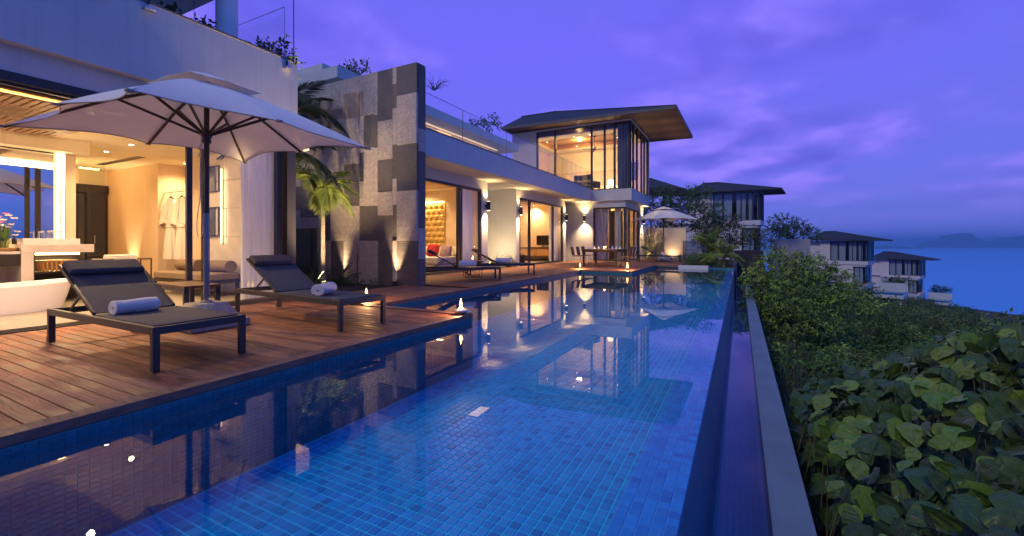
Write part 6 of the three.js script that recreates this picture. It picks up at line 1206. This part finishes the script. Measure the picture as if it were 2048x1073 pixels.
{ // shrub with broad heart-shaped leaves, close to the camera
  const t = thing('broad_leaf_shrub', 'large leafy shrub with broad heart shaped green leaves in the right foreground', 'shrub', [0, 0, 0]), f = rngOf(2024);
  const leafGeo = (seed) => {
    const g = rngOf(seed), n = 9, m = 3, P = [], U = [], idx = [], curl = rr(0.25, 0.6, g), fold = rr(0.10, 0.30, g), wave = rr(0.02, 0.05, g);
    for (let i = 0; i <= n; i++) { const tt = i / n, w = 0.50 * Math.pow(Math.sin(Math.pow(tt, 0.62) * Math.PI), 0.72) * (1 - 0.25 * tt) + 0.004; for (let j = -m; j <= m; j++) { const s = j / m, back = tt < 0.25 ? -0.16 * Math.abs(s) * (1 - tt / 0.25) : 0; P.push(s * w, -curl * tt * tt * 0.5 + fold * Math.abs(s) * w - 0.28 * s * s * w * w + wave * Math.sin(tt * 13 + s * 4), tt * 1.0 + back); U.push(0.5 + 0.5 * s, tt); } }
    const k = 2 * m + 1; for (let i = 0; i < n; i++) for (let j = 0; j < k - 1; j++) { const a = i * k + j, b = a + k; idx.push(a, b, a + 1, b, b + 1, a + 1); }
    const q = new THREE.BufferGeometry(); q.setAttribute('position', new THREE.Float32BufferAttribute(P, 3)); q.setAttribute('uv', new THREE.Float32BufferAttribute(U, 2)); q.setIndex(idx); q.computeVertexNormals(); return q.toNonIndexed();
  };
  const geos = [1, 2, 3, 4, 5].map(leafGeo);
  const mats = [[0.19, 0.36, 0.02], [0.06, 0.15, 0.015], [0.30, 0.48, 0.03], [0.03, 0.085, 0.01], [0.24, 0.36, 0.03]].map((c) => phys(c, 0.75, { map: T.leafTone, bumpMap: T.leafVein, bumpScale: 0.012, transmission: 0.28, thickness: 0, clearcoat: 0.18, clearcoatRoughness: 0.3, side: THREE.DoubleSide }));  // lit and shaded tones of one leaf put into the colours
  const H = (x, z) => Math.min(0.16, -0.80 + (x - 0.55) * 0.60) + 0.34 * fbm(x * 1.5, 3, z * 1.5, 3) - 0.35 * smooth(-5.6, -7.2, z) - 0.15 * smooth(-3.4, -2.2, z);
  const cand = [];
  for (let k = 0; k < 6000 && cand.length < 1350; k++) {
    const x = rr(0.62, 4.2, f), z = rr(-1.9, -7.2, f), layer = f() < 0.42 ? rr(0, 0.1, f) : rr(0.1, 1.25, f), y = H(x, z) - layer, ff = -SN * x - CS * z, r = CS * x - SN * z; if (ff < 1.1) continue;
    const px = 1024 + 868 * r / ff, py = 487 + 868 * (1 - y) / ff; if (px > 2200 || py > 1180 || px < 1560) continue;
    cand.push({ x, y, z, layer, size: rr(0.10, 0.22, f), d: ff });
  }
  const X = V(), Y = V(), Z = V(), m4 = new THREE.Matrix4();
  const place = (c) => { const a = f() * 6.283; Z.set(Math.cos(a), -0.15 - 1.1 * f(), Math.sin(a)).add(V(-0.3, 0, 0.25)).normalize(); Y.set(rr(-0.9, 0.9, f) - 0.25, 1, rr(-0.9, 0.9, f) + 0.25); X.crossVectors(Y, Z).normalize(); Y.crossVectors(Z, X).normalize(); return m4.makeBasis(X, Y, Z).scale(V(c.size, c.size, c.size)).setPosition(c.x - Z.x * c.size * 0.4, c.y - Z.y * c.size * 0.3, c.z - Z.z * c.size * 0.4).clone(); };
  cand.sort((a, b) => (a.layer + a.d * 0.05) - (b.layer + b.d * 0.05));
  const stems = [];
  cand.forEach((c, i) => {
    c.m = place(c);
    if (i < 295) { const k = c.layer < 0.08 && c.d > 2.1 + f() * 1.6 ? [0, 2, 0, 1, 4][f() * 5 | 0] : [1, 3, 1, 1, 0][f() * 5 | 0], L = part('leaf', geos[f() * 5 | 0], mats[k], t); L.matrix.copy(c.m); L.matrix.decompose(L.position, L.quaternion, L.scale); }  // upper leaves get lit greens, near and lower ones shaded greens
    if (i % 3 === 0) { const p = V().setFromMatrixPosition(c.m), b = V(c.x + rr(-0.15, 0.15, f), c.y - rr(0.4, 0.8, f), c.z + rr(-0.15, 0.15, f)); stems.push(rod(b, p, 0.006, 0.0035, 5)); if (i % 9 === 0) stems.push(rod(V(b.x + rr(-0.3, 0.5, f), b.y - 1.6, b.z + rr(-0.3, 0.3, f)), b, 0.016, 0.008, 6)); }
  });
  const rest = cand.slice(295), groups = geos.map(() => []); rest.forEach((c, i) => groups[i % 5].push(c));
  const im = groups.map((g, gi) => g.map((c) => geos[gi].clone().applyMatrix4(c.m))).flat();
  const under = part('under_foliage', im, mats[1], t); under.userData.kind = 'stuff';  // shade below the top leaves put into the dark green
  part('stem', stems, mat([0.10, 0.085, 0.045], 0.8), t);
}

renderer.render(scene, camera);
